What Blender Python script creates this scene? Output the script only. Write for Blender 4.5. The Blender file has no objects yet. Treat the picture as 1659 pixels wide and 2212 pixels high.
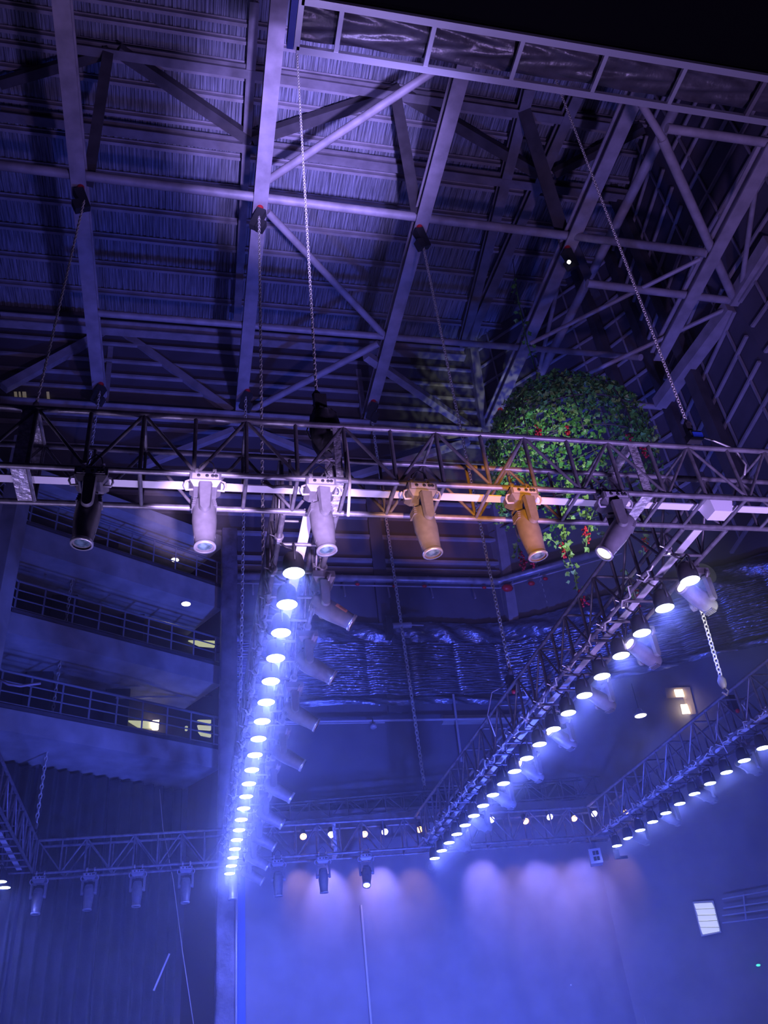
import bpy, math, random
from mathutils import Vector, Matrix, Quaternion
random.seed(11)
PI = math.pi
SC = bpy.context.scene
COL = SC.collection

# ------------------------------------------------------------------ camera
CAM = Vector((0.0, 0.0, 1.6))
R0 = Vector((0.975678, -0.196264, -0.097633))      # camera right
R1 = Vector((0.03667, 0.58525, -0.810023))         # camera down
R2 = Vector((0.216118, 0.786742, 0.578213))        # camera forward
FPX = 1834.74
cd = bpy.data.cameras.new('camera')
cam = bpy.data.objects.new('camera', cd)
COL.objects.link(cam)
cd.sensor_fit = 'VERTICAL'
cd.sensor_height = 36.0
cd.lens = FPX / 2212.0 * 36.0
cd.clip_start = 0.05
cd.clip_end = 400
M = Matrix(((R0.x, -R1.x, -R2.x, CAM.x), (R0.y, -R1.y, -R2.y, CAM.y), (R0.z, -R1.z, -R2.z, CAM.z), (0, 0, 0, 1)))
cam.matrix_world = M
SC.camera = cam

# ------------------------------------------------------------------ world, exposure, sampling
w = bpy.data.worlds.new('world')
SC.world = w
w.use_nodes = True
bg = w.node_tree.nodes['Background']
bg.inputs[0].default_value = (0.22, 0.14, 0.75, 1)
bg.inputs[1].default_value = 0.014
SC.view_settings.view_transform = 'Standard'
SC.view_settings.look = 'None'
SC.view_settings.gamma = 1
SC.view_settings.exposure = 0.0
cy = SC.cycles
cy.use_denoising = True
cy.max_bounces = 5
cy.diffuse_bounces = 2
cy.glossy_bounces = 2
cy.transmission_bounces = 2
cy.volume_bounces = 0
cy.sample_clamp_indirect = 3.0
cy.sample_clamp_direct = 0.0
cy.caustics_reflective = False
cy.caustics_refractive = False
cy.use_light_tree = True

def V(*a): return Vector(a)
def spot(name, loc, target, power, color, angle, blend=1.0, radius=0.08, parent=None):
    l = bpy.data.lights.new(name, 'SPOT')
    l.energy = power; l.color = color; l.spot_size = math.radians(angle); l.spot_blend = blend; l.shadow_soft_size = radius
    o = bpy.data.objects.new(name, l); COL.objects.link(o)
    o.location = loc
    o.rotation_euler = (Vector(target) - Vector(loc)).to_track_quat('-Z', 'Y').to_euler()
    if parent: o.parent = parent
    return o
def area(name, loc, target, power, color, size):
    l = bpy.data.lights.new(name, 'AREA')
    l.energy = power; l.color = color; l.shape = 'DISK'; l.size = size
    o = bpy.data.objects.new(name, l); COL.objects.link(o)
    o.location = loc
    o.rotation_euler = (Vector(target) - Vector(loc)).to_track_quat('-Z', 'Y').to_euler()
    return o
VIO = (0.42, 0.26, 1.0)
BLU = (0.07, 0.10, 1.0)
WHV = (0.72, 0.58, 1.0)
# stage lamps below and behind the camera
spot('roof_wash_lamp', (1.6, 0.2, 0.4), (2.3, 11.2, 21), 35000, (0.42, 0.33, 1.0), 17.5, 1.0, 0.2)
spot('roof_wash_lamp', (4.0, 2.0, 0.4), (5.5, 11.0, 20), 2300, (0.50, 0.33, 1.0), 85, 1.0, 0.3)
area('stage_glow', (2.0, 6.5, 0.15), (2.0, 6.4, 6), 130, (0.50, 0.38, 1.0), 4.0)
spot('truss_up_lamp', (0.6, 5.7, 0.3), (0.6, 5.3, 5.6), 480, (0.62, 0.48, 1.0), 46, 1.0, 0.1)
spot('truss_up_lamp', (3.9, 5.7, 0.3), (4.2, 5.3, 5.6), 230, (0.58, 0.46, 1.0), 56, 1.0, 0.1)
spot('truss_up_lamp', (-1.4, 5.7, 0.3), (-1.4, 5.3, 5.6), 300, (0.58, 0.46, 1.0), 42, 1.0, 0.1)
for x_ in (.06, .905):
    spot('violet_follow_lamp', (0.2, -0.4, 1.3), (x_, 5.04, 5.22), 10500, (0.66, 0.46, 1.0), 6.6, 0.6, 0.05)
spot('copper_follow_lamp', (0.7, -0.4, 1.3), (1.66, 5.04, 5.22), 4200, (1.0, 0.46, 0.24), 5.6, 0.6, 0.05)
spot('amber_follow_lamp', (0.7, -0.4, 1.3), (2.34, 5.04, 5.33), 4600, (1.0, 0.36, 0.03), 8.4, 0.6, 0.05)
spot('stage_blue_lamp', (4.0, 9.0, 0.3), (4.6, 17.0, 8.5), 5600, (.07, .12, 1.0), 110, 1.0, 0.3)
spot('ivy_lamp', (4.3, 2.4, 0.4), (6.25, 11.0, 10.5), 6500, (.90, 1.0, .66), 12.5, 0.8, 0.1)
spot('stage_blue_lamp', (-1.0, 9.0, 0.3), (-2.0, 17.0, 7), 1300, BLU, 110, 1.0, 0.3)

# ------------------------------------------------------------------ geometry helpers
def ray(px, py):
    return (R0 * ((px - 829.5) / FPX) + R1 * ((py - 1106.0) / FPX) + R2).normalized()
def atY(px, py, y): d = ray(px, py); return CAM + d * ((y - CAM.y) / d.y)
def atZ(px, py, z): d = ray(px, py); return CAM + d * ((z - CAM.z) / d.z)
def atV(px, py, P, n):
    d = ray(px, py); n = Vector((n[0], n[1], 0)); P = Vector((P[0], P[1], 0))
    q = Vector((CAM.x, CAM.y, 0))
    return CAM + d * ((P - q).dot(n) / Vector((d.x, d.y, 0)).dot(n))

class MB:
    def __init__(s): s.v = []; s.f = []; s.sm = []
    def add(s, vs, fs, smooth=False):
        o = len(s.v); s.v += [Vector(v) for v in vs]
        for f in fs: s.f.append([i + o for i in f]); s.sm.append(smooth)
    def tube(s, p, q, r, n=8, r2=None, cap=True):
        p = Vector(p); q = Vector(q); d = q - p
        if d.length < 1e-6: return
        d.normalize()
        a = d.cross(Vector((0, 0, 1)) if abs(d.z) < .9 else Vector((1, 0, 0))).normalized(); b = d.cross(a)
        r2 = r if r2 is None else r2
        vs = []
        for k in range(n):
            t = 2 * PI * k / n; e = a * math.cos(t) + b * math.sin(t)
            vs += [p + e * r, q + e * r2]
        fs = [[2 * k, 2 * k + 1, (2 * k + 3) % (2 * n), (2 * k + 2) % (2 * n)] for k in range(n)]
        s.add(vs, fs, True)
        if cap:
            s.add([vs[2 * k] for k in range(n)], [list(range(n))]); s.add([vs[2 * k + 1] for k in range(n)], [list(range(n))[::-1]])
    def path(s, pts, r, n=6, closed=False):
        pts = [Vector(p) for p in pts]; m = len(pts); vs = []; pa = None
        for i, p in enumerate(pts):
            d = (pts[(i + 1) % m] - pts[i - 1]) if closed else (pts[min(i + 1, m - 1)] - pts[max(i - 1, 0)])
            d.normalize()
            if pa is None: a = d.cross(Vector((0, 0, 1)) if abs(d.z) < .9 else Vector((1, 0, 0))).normalized()
            else:
                a = pa - d * pa.dot(d); a.normalize()
            pa = a; b = d.cross(a)
            for k in range(n):
                t = 2 * PI * k / n; vs.append(p + (a * math.cos(t) + b * math.sin(t)) * r)
        fs = []
        for i in range(m if closed else m - 1):
            j = (i + 1) % m
            for k in range(n): fs.append([i * n + k, i * n + (k + 1) % n, j * n + (k + 1) % n, j * n + k])
        if not closed: fs += [list(range(n))[::-1], [(m - 1) * n + k for k in range(n)]]
        s.add(vs, fs, True)
    def box(s, c, sz, rot=None, taper=1.0):
        c = Vector(c); hx, hy, hz = sz[0] / 2, sz[1] / 2, sz[2] / 2
        vs = []
        for z, t in ((-hz, taper), (hz, 1.0)):
            for x, y in ((-hx, -hy), (hx, -hy), (hx, hy), (-hx, hy)):
                p = Vector((x * t, y * t, z))
                vs.append(c + (rot @ p if rot else p))
        s.add(vs, [[0, 3, 2, 1], [4, 5, 6, 7], [0, 1, 5, 4], [1, 2, 6, 5], [2, 3, 7, 6], [3, 0, 4, 7]])
    def bar(s, p, q, w, h, up=(0, 0, 1)):
        # rectangular bar from p to q; w sideways, h along up
        p = Vector(p); q = Vector(q); d = (q - p).normalized(); u = Vector(up)
        if abs(d.dot(u)) > .97: u = Vector((0, 1, 0))
        a = d.cross(u).normalized(); b = a.cross(d).normalized()
        vs = []
        for e in (p, q):
            for x, y in ((-1, -1), (1, -1), (1, 1), (-1, 1)): vs.append(e + a * (x * w / 2) + b * (y * h / 2))
        s.add(vs, [[0, 1, 2, 3], [7, 6, 5, 4], [0, 4, 5, 1], [1, 5, 6, 2], [2, 6, 7, 3], [3, 7, 4, 0]])
    def ibeam(s, p, q, w, h, up=(0, 0, 1), t=0.12):
        p = Vector(p); q = Vector(q); d = (q - p).normalized(); u = Vector(up)
        if abs(d.dot(u)) > .97: u = Vector((0, 1, 0))
        a = d.cross(u).normalized(); b = a.cross(d).normalized()
        f = h * t
        s.bar(p - b * (h / 2 - f / 2), q - b * (h / 2 - f / 2), w, f, up)
        s.bar(p + b * (h / 2 - f / 2), q + b * (h / 2 - f / 2), w, f, up)
        s.bar(p, q, w * .25, h - 2 * f, up)
    def lathe(s, prof, c=(0, 0, 0), axis=(0, 0, 1), n=24, cap=True):
        c = Vector(c); d = Vector(axis).normalized()
        a = d.cross(Vector((0, 0, 1)) if abs(d.z) < .9 else Vector((1, 0, 0))).normalized(); b = d.cross(a)
        vs = []
        for z, r in prof:
            for k in range(n):
                t = 2 * PI * k / n; vs.append(c + d * z + (a * math.cos(t) + b * math.sin(t)) * r)
        fs = []
        for i in range(len(prof) - 1):
            for k in range(n): fs.append([i * n + k, i * n + (k + 1) % n, (i + 1) * n + (k + 1) % n, (i + 1) * n + k])
        s.add(vs, fs, True)
        if cap:
            s.add(vs[:n], [list(range(n))[::-1]]); s.add(vs[-n:], [list(range(n))])
    def disc(s, c, r, nrm, n=24, bulge=0.0):
        c = Vector(c); d = Vector(nrm).normalized()
        a = d.cross(Vector((0, 0, 1)) if abs(d.z) < .9 else Vector((1, 0, 0))).normalized(); b = d.cross(a)
        vs = [c + d * bulge]
        for rr, bb in ((.6, .65), (1.0, 0)):
            for k in range(n):
                t = 2 * PI * k / n; vs.append(c + d * bulge * bb + (a * math.cos(t) + b * math.sin(t)) * r * rr)
        fs = [[0, 1 + k, 1 + (k + 1) % n] for k in range(n)] + [[1 + k, 1 + n + k, 1 + n + (k + 1) % n, 1 + (k + 1) % n] for k in range(n)]
        s.add(vs, fs, True)
    def ball(s, c, r, n=8, sc=(1, 1, 1)):
        c = Vector(c); vs = [c + Vector((0, 0, r * sc[2]))]; m = n // 2
        for i in range(1, m):
            f = PI * i / m
            for k in range(n):
                t = 2 * PI * k / n
                vs.append(c + Vector((r * math.sin(f) * math.cos(t) * sc[0], r * math.sin(f) * math.sin(t) * sc[1], r * math.cos(f) * sc[2])))
        vs.append(c - Vector((0, 0, r * sc[2]))); e = len(vs) - 1
        fs = [[0, 1 + k, 1 + (k + 1) % n] for k in range(n)]
        for i in range(m - 2):
            for k in range(n): fs.append([1 + i * n + k, 1 + (i + 1) * n + k, 1 + (i + 1) * n + (k + 1) % n, 1 + i * n + (k + 1) % n])
        fs += [[1 + (m - 2) * n + k, e, 1 + (m - 2) * n + (k + 1) % n] for k in range(n)]
        s.add(vs, fs, True)
    def grid(s, fn, nu, nv, smooth=True):
        vs = [fn(i / nu, j / nv) for j in range(nv + 1) for i in range(nu + 1)]
        fs = [[j * (nu + 1) + i, j * (nu + 1) + i + 1, (j + 1) * (nu + 1) + i + 1, (j + 1) * (nu + 1) + i] for j in range(nv) for i in range(nu)]
        s.add(vs, fs, smooth)
    def mesh(s, name, m):
        me = bpy.data.meshes.new(name)
        me.from_pydata([tuple(v) for v in s.v], [], s.f)
        me.polygons.foreach_set('use_smooth', s.sm)
        me.materials.append(m); me.update()
        return me
    def build(s, name, m, parent=None, **kw):
        if parent is not None:
            o0 = parent['_o'] if '_o' in parent.keys() else (0, 0, 0)
            off = Vector(o0)
            s.v = [v - off for v in s.v]
        o = bpy.data.objects.new(name, s.mesh(name, m)); COL.objects.link(o)
        if parent is not None: o.parent = parent
        tag(o, **kw)
        return o

def tag(o, label=None, cat=None, group=None, kind=None):
    if label: o['label'] = label
    if cat: o['category'] = cat
    if group: o['group'] = group
    if kind: o['kind'] = kind
    return o
def thing(name, loc, label, cat, group=None):
    o = bpy.data.objects.new(name, None); COL.objects.link(o)
    o.location = loc; o['_o'] = tuple(loc); o.empty_display_size = .1
    tag(o, label, cat, group)
    return o
def copy_tree(o, parent=None):
    c = o.copy(); COL.objects.link(c)
    if parent is not None: c.parent = parent
    for ch in list(o.children): copy_tree(ch, c)
    return c
ORD = ['first', 'second', 'third', 'fourth', 'fifth', 'sixth', 'seventh', 'eighth', 'ninth', 'tenth', 'eleventh', 'twelfth', 'thirteenth',
       'fourteenth', 'fifteenth', 'sixteenth', 'seventeenth', 'eighteenth', 'nineteenth', 'twentieth', 'twenty-first', 'twenty-second', 'twenty-third']

# ------------------------------------------------------------------ materials
def mat(name, col, rough=.5, metal=0.0, noise=0.0, nscale=8.0, bump=0.0, bscale=30.0, stretch=(1, 1, 1), emit=None, es=0.0, spec=.5, trans=0.0):
    m = bpy.data.materials.new(name); m.use_nodes = True
    nt = m.node_tree; b = nt.nodes['Principled BSDF']
    b.inputs['Base Color'].default_value = (*col, 1); b.inputs['Roughness'].default_value = rough; b.inputs['Metallic'].default_value = metal
    b.inputs['Specular IOR Level'].default_value = spec
    if noise or bump:
        tc = nt.nodes.new('ShaderNodeTexCoord'); mp = nt.nodes.new('ShaderNodeMapping'); mp.inputs['Scale'].default_value = stretch
        nt.links.new(tc.outputs['Object'], mp.inputs['Vector'])
    if noise:
        n = nt.nodes.new('ShaderNodeTexNoise'); n.inputs['Scale'].default_value = nscale; n.inputs['Detail'].default_value = 5
        nt.links.new(mp.outputs[0], n.inputs['Vector'])
        mx = nt.nodes.new('ShaderNodeMix'); mx.data_type = 'RGBA'
        mr = nt.nodes.new('ShaderNodeMapRange'); mr.inputs['From Min'].default_value = .35; mr.inputs['From Max'].default_value = .65
        nt.links.new(n.outputs['Fac'], mr.inputs['Value']); nt.links.new(mr.outputs[0], mx.inputs['Factor'])
        mx.inputs['A'].default_value = (*[c * (1 - noise) for c in col], 1); mx.inputs['B'].default_value = (*[min(1, c * (1 + noise)) for c in col], 1)
        nt.links.new(mx.outputs['Result'], b.inputs['Base Color'])
    if bump:
        n2 = nt.nodes.new('ShaderNodeTexNoise'); n2.inputs['Scale'].default_value = bscale; n2.inputs['Detail'].default_value = 4
        nt.links.new(mp.outputs[0], n2.inputs['Vector'])
        bp = nt.nodes.new('ShaderNodeBump'); bp.inputs['Strength'].default_value = bump; bp.inputs['Distance'].default_value = .05
        nt.links.new(n2.outputs['Fac'], bp.inputs['Height']); nt.links.new(bp.outputs[0], b.inputs['Normal'])
    if emit:
        b.inputs['Emission Color'].default_value = (*emit, 1); b.inputs['Emission Strength'].default_value = es
    return m
def glow(name, col, s, light=False):
    m = mat(name, (.8, .8, .8), .3, emit=col, es=s)
    if not light: m.cycles.emission_sampling = 'NONE'
    return m
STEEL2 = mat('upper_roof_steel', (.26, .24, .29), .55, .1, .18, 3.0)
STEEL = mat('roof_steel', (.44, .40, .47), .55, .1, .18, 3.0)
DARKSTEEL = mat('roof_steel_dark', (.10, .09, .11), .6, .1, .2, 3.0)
PURLIN = mat('purlin_steel', (.42, .39, .46), .55, .1, .2, 2.0)
SHEET = mat('roof_sheet', (.36, .37, .48), .42, .3, .55, 16.0, .2, 14, (4, .10, 1))
WALL = mat('wall_cladding', (.13, .12, .17), .7, 0, .12, 1.5)
TRUSS = mat('truss_steel', (.24, .23, .27), .42, .5, .25, 12.0)
TRUSSD = mat('truss_steel_dark', (.12, .12, .14), .45, .4, .25, 12.0)
TRAYW = mat('white_bar', (.80, .78, .84), .5)
PLATE = mat('dented_plate', (.62, .60, .66), .35, .5, .35, 20, .6, 25)
FIX = mat('fixture_shell', (.22, .21, .25), .38, .25, .08, 20)
FIXD = mat('fixture_black', (.045, .045, .055), .4, .1)
FIXG = mat('fixture_grey', (.46, .44, .52), .45, .1, .05, 10)
LENS = mat('lens_glass', (.10, .16, .20), .06, 0, .5, 30, spec=.9)
RIM = mat('lens_rim', (.5, .5, .56), .3, .6)
CLAMPM = mat('clamp_alloy', (.72, .70, .76), .3, .75)
BLACKP = mat('black_film', (.05, .046, .058), .34, .0, .3, 4, .6, 3.2)
QUILT = mat('insulation_film', (.20, .22, .32), .24, .55, .4, 3, .5, 7, (1, 1, 3))
BLACKC = mat('black_cloth', (.035, .034, .045), .85, 0, .3, 3, .2, 40)
BACKC = mat('backdrop_cloth', (.21, .20, .24), .85, 0, .1, 2, .05, 60)
CONC = mat('balcony_plaster', (.42, .42, .45), .8, 0, .2, 2.0, .1, 20)
RAILM = mat('rail_paint', (.34, .35, .42), .45, .2)
CHAINM = mat('chain_steel', (.85, .84, .80), .3, .35)
ROPE = mat('rope_fibre', (.50, .46, .44), .8)
RED = mat('red_plastic', (.75, .03, .04), .4, emit=None)
LEAF = mat('ivy_leaf', (.09, .30, .07), .45, 0, .6, 5)
LEAF2 = mat('ivy_leaf_light', (.26, .46, .12), .42, 0, .4, 5)
FLOWER = mat('red_petal', (.62, .02, .05), .5, 0, .3, 20)
PIPEM = mat('grey_pipe', (.36, .33, .40), .4, .3, .3, 4)
WARM = glow('warm_lamp_glow', (1.0, .82, .55), 6.0)
WHITE_L = glow('white_lamp_glow', (1.0, .97, .9), 7.0)
WINL = glow('lit_window_glow', (.86, .90, .48), .55)
PARL = glow('par_led_glow', (.55, .68, 1.0), 30.0)
AMBERL = glow('amber_lamp_glow', (1.0, .42, .08), 9.0)
VIOL = glow('violet_lamp_glow', (.75, .62, 1.0), 12.0)
BEAML = glow('beam_lens_glow', (1.0, .96, .82), 10.0)
BLUEP = mat('blue_paint', (.03, .08, .55), .5)
ORANGE = mat('orange_sticker', (.85, .36, .22), .5, 0)
BLACKM = mat('ink_black', (.02, .02, .02), .6)
GREENL = glow('green_led_glow', (.05, .9, .35), 1.2)
FLOORM = mat('floor_paint', (.05, .05, .06), .6)

# ------------------------------------------------------------------ building frame of reference
D = 17.6                                  # distance of the back wall
ZS = 1.6 + 1.115 * D                      # roof sheet
ZB = 1.6 + .91 * D                        # lower chords of the roof frame
ZU = ZS - .55                             # upper girders
CR = Vector((.43 * D, D, 0))              # corner of back wall and right wall
U2 = Vector((.834, -.552, 0)).normalized(); N2 = Vector((U2.y, -U2.x, 0))
P0 = Vector((.566, 17.3, 0)); U0 = Vector((-.86, -.51, 0)).normalized(); N0 = Vector((U0.y, -U0.x, 0))
def b_(p): return atZ(p[0], p[1], ZB)
def u_(p): return atZ(p[0], p[1], ZU)

# ------------------------------------------------------------------ structure: floor, roof, walls
m = MB(); m.box((3, 5, -.05), (60, 60, .1)); m.build('floor', FLOORM, kind='structure')
KP = [Vector((8.3, 17.55, 0)), Vector((10.72, 14.37, 0)), Vector((11.24, 13.41, 0)), Vector((10.61, 9.72, 0)), Vector((10.5, -2.0, 0))]
def hipx(y):                                                # right edge of the roof at depth y
    for a, b in zip(KP, KP[1:]):
        if b.y <= y <= a.y: return a.x + (b.x - a.x) * (a.y - y) / (a.y - b.y)
    return KP[0].x
m = MB()
ribs = []
x = -16.0
while x < 22:
    ribs += [(x, 0), (x + .07, 0), (x + .095, .05), (x + .145, .05), (x + .17, 0)]
    x += .17
ys = [-2, 17.62]
vs = []; fs = []
for (xx, dz) in ribs:
    for yy in ys: vs.append((xx, yy, ZS + dz))
for i in range(len(ribs) - 1): fs.append([2 * i, 2 * i + 1, 2 * i + 3, 2 * i + 2])
m.add(vs, fs); m.box((3, 7.8, ZS + .12), (38, 20, .06))
roof = m.build('ceiling', SHEET, kind='structure')
roof['_o'] = (0, 0, 0)
for py in (62, 100, 150, 178, 225, 290, 350, 418, 488, 548, 606, 663):
    p = atZ(600, py, ZS - .14)
    m = MB(); m.ibeam((-14, p.y, ZS - .14), (min(hipx(p.y), 20), p.y, ZS - .14), .075, .2)
    m.build('purlin', PURLIN, roof)
# back wall with girts
m = MB()
zt = ZS; zk = 10.0
m.add([(CR.x, D, -.1), (8.35, D - .05, zt), (-16, D - .05, zt), (-16, D, 13.2), (.75, D, 13.2), (.75, D, -.1)], [[0, 1, 2, 3, 4, 5]])
m.add([(CR.x, D + .3, -.1), (8.35, D + .3, zt), (-16, D + .3, zt), (-16, D + .3, 13.2), (.75, D + .3, 13.2), (.75, D + .3, -.1)], [[5, 4, 3, 2, 1, 0]])
wb = m.build('wall_back', WALL, kind='structure'); wb['_o'] = (0, 0, 0)
for hy in (1.044, 1.006, .975, .945, .909, .87, .83, .79, .75, .72, .686, .645, .63):
    z = 1.6 + hy * D
    xr = 7.6 + (8.35 - 7.6) * max(0, (z - 2) / (zt - 2))
    m = MB(); m.bar((-16 if z > 13.4 else .8, D - .07, z), (xr, D - .07, z), .12, .07); m.build('girt', PURLIN, wb)
for px in (812,):
    p = atY(px, 1160, D - .12); m = MB(); m.bar((p.x, D - .12, 8.9), (p.x, D - .12, 15.5), .32, .1, (0, 1, 0)); m.build('wall_post', WALL, wb)
# corner post between back and right walls
m = MB(); m.bar((8.30, D - .2, zt), (7.6, D - .12, 9.0), .26, .26, (0, 1, 0)); m.build('trim_1', STEEL, kind='structure')
# right wall
m = MB()
E2 = CR + U2 * 24
IN2 = N2 if N2.y < 0 else -N2
zk = 14.4
m.add([(CR.x, CR.y, -.1), (E2.x, E2.y, -.1), (E2.x, E2.y, zk), (CR.x, CR.y, zk)], [[0, 1, 2, 3]])
o2 = -IN2 * .3
m.add([Vector((CR.x, CR.y, -.1)) + o2, Vector((E2.x, E2.y, -.1)) + o2, Vector((E2.x, E2.y, zk)) + o2, Vector((CR.x, CR.y, zk)) + o2], [[3, 2, 1, 0]])
m.build('wall_right', mat('wall_plaster', (.20, .185, .21), .75, 0, .12, 1.5), kind='structure')
# upper right wall, bent in four facets, standing in over the lower wall
m = MB(); zf = 13.9; ZF = [13.9, 12.5, 11.8, 9.5, 9.5]
for i, (a, b) in enumerate(zip(KP, KP[1:])):
    n = Vector((-(b - a).y, (b - a).x, 0)).normalized() * .25
    vs = [a + V(0, 0, ZF[i]), b + V(0, 0, ZF[i + 1]), b + V(0, 0, ZS), a + V(0, 0, ZS)]
    m.add(vs + [v + n for v in vs], [[0, 1, 2, 3], [7, 6, 5, 4], [0, 4, 5, 1]])
wr = m.build('wall_upper', WALL, kind='structure'); wr['_o'] = (0, 0, 0)
for k in range(15):
    z = ZS - .5 - k * .72
    for i, (a, b) in enumerate(zip(KP, KP[1:])):
        if z < max(ZF[i], ZF[i + 1]) and z < ZF[i + 1] + 1: continue
        d = (b - a).normalized(); n = Vector((d.y, -d.x, 0))
        n = n if n.x < 0 else -n
        b2 = b if b.y > 0 else a + d * 8
        m = MB(); m.bar(a + n * .05 + d * .12 + V(0, 0, z), b2 + n * .05 - d * .12 + V(0, 0, z), .07, .05); m.build('girt', PURLIN, wr)
for j, (a, b) in enumerate(zip(KP, KP[1:])):
    d = (b - a).normalized(); n = Vector((d.y, -d.x, 0)); n = n if n.x < 0 else -n
    zf = (ZF[j] + ZF[j + 1]) / 2
    L = min((b - a).length, 8.0); k = max(1, int(L / 1.15))
    for i in range(k):
        p = a + d * (L * (i + .5) / k) + n * .04
        m = MB(); m.bar(p + V(0, 0, zf), p + V(0, 0, ZS), .05, .04, tuple(n)); m.build('girt_tie', PURLIN, wr)
for p, zf in ((KP[1], 12.6), (KP[2], 11.9), (KP[3] + V(.10, 2.0, 0), 10.8)):
    m = MB(); p = p + V(-.12, -.05, 0); m.bar(p + V(0, 0, zf), p + V(0, 0, ZS), .30, .2, (1, 0, 0)); m.build('wall_column', DARKSTEEL, wr)
zf = 13.9
m = MB(); vs = [KP[0], KP[1], KP[2], CR + U2 * 5, CR + U2 * 4, CR + U2 * 12, CR]; m.add([v + V(0, 0, zf + .02) for v in vs] + [v + V(0, 0, zf + .2) for v in vs], [list(range(6)), [6 + k for k in range(6)][::-1]]); m.build('trim_5', WALL, kind='structure')
def e_(p): return atZ(p[0], p[1], ZB - 3.2)

# ------------------------------------------------------------------ roof frame
def roofbeam(a, b, w, h, f, mt, name, label, cat, shape='i', group=None):
    p = f(a); q = f(b); m = MB()
    if shape == 'i': m.ibeam(p, q, w, h)
    elif shape == 'o': m.tube(p, q, w / 2, 12)
    else: m.bar(p, q, w, h)
    return m.build(name, mt, label=label, cat=cat, group=group)
XA, XB, XC, XD, XE = -2.55, 1.09, 4.62, 8.2, 11.85
for x, y0, y1, lb in ((XA, 2, 17.5, 'grey steel roof beam running lengthwise at the roof left of the canopy, farthest left'),
                      (XB, 2, 17.5, 'grey steel roof beam running lengthwise beside the corner of the foil canopy'),
                      (XC, 2, 17.5, 'grey steel roof beam running lengthwise, meeting the canopy left of the ivy strand'),
                      (XD, 2, 17.2, 'grey steel roof beam running lengthwise behind the ivy strand and the ivy dome'),
                      (None, 0, 0, 'grey steel roof beam running lengthwise near the right wall of gridded girts')):
    m = MB()
    if x is None: m.ibeam(e_((1668, 302)), e_((1420, 770)), .26, .28)
    else: m.ibeam((x, y0, ZB), (x, y1, ZB), .30, .34)
    m.build('roof_beam', STEEL, label=lb, cat='beam')
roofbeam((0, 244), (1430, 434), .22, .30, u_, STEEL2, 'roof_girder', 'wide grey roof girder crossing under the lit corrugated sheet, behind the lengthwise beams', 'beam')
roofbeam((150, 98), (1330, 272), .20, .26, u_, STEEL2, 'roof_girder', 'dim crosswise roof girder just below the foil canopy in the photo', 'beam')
roofbeam((0, 690), (1003, 766), .26, .34, lambda p: atY(p[0], p[1], D - .35), STEEL, 'roof_girder', 'grey crosswise girder along the top of the back wall', 'beam')
roofbeam((0, 872), (1040, 938), .26, .30, lambda p: atY(p[0], p[1], D - .3), STEEL, 'roof_girder', 'grey crosswise girder across the back wall just above the front truss', 'beam')
roofbeam((1236, 510), (1530, 547), .18, .18, lambda p: atZ(p[0], p[1], ZB if p[0] < 1300 else ZB - 3.2), STEEL, 'roof_pipe', 'round steel roof pipe continuing right of the lamp-lit hoist to the wall', 'pipe', 'o')
roofbeam((0, 357), (1240, 511), .2, .2, b_, STEEL, 'roof_pipe', 'round steel roof pipe crossing at the upper lantern-like hoists', 'pipe', 'o')
roofbeam((1128, 751), (1384, 772), .15, .15, lambda p: atZ(p[0], p[1], ZB if p[0] < 1200 else ZB - 3.2), STEEL, 'roof_pipe', 'round steel roof pipe passing just above the ivy dome', 'pipe', 'o')
roofbeam((205, 676), (1132, 752), .17, .17, b_, STEEL, 'roof_pipe', 'round steel roof pipe crossing above the lower hoists near the back wall', 'pipe', 'o')
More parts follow.
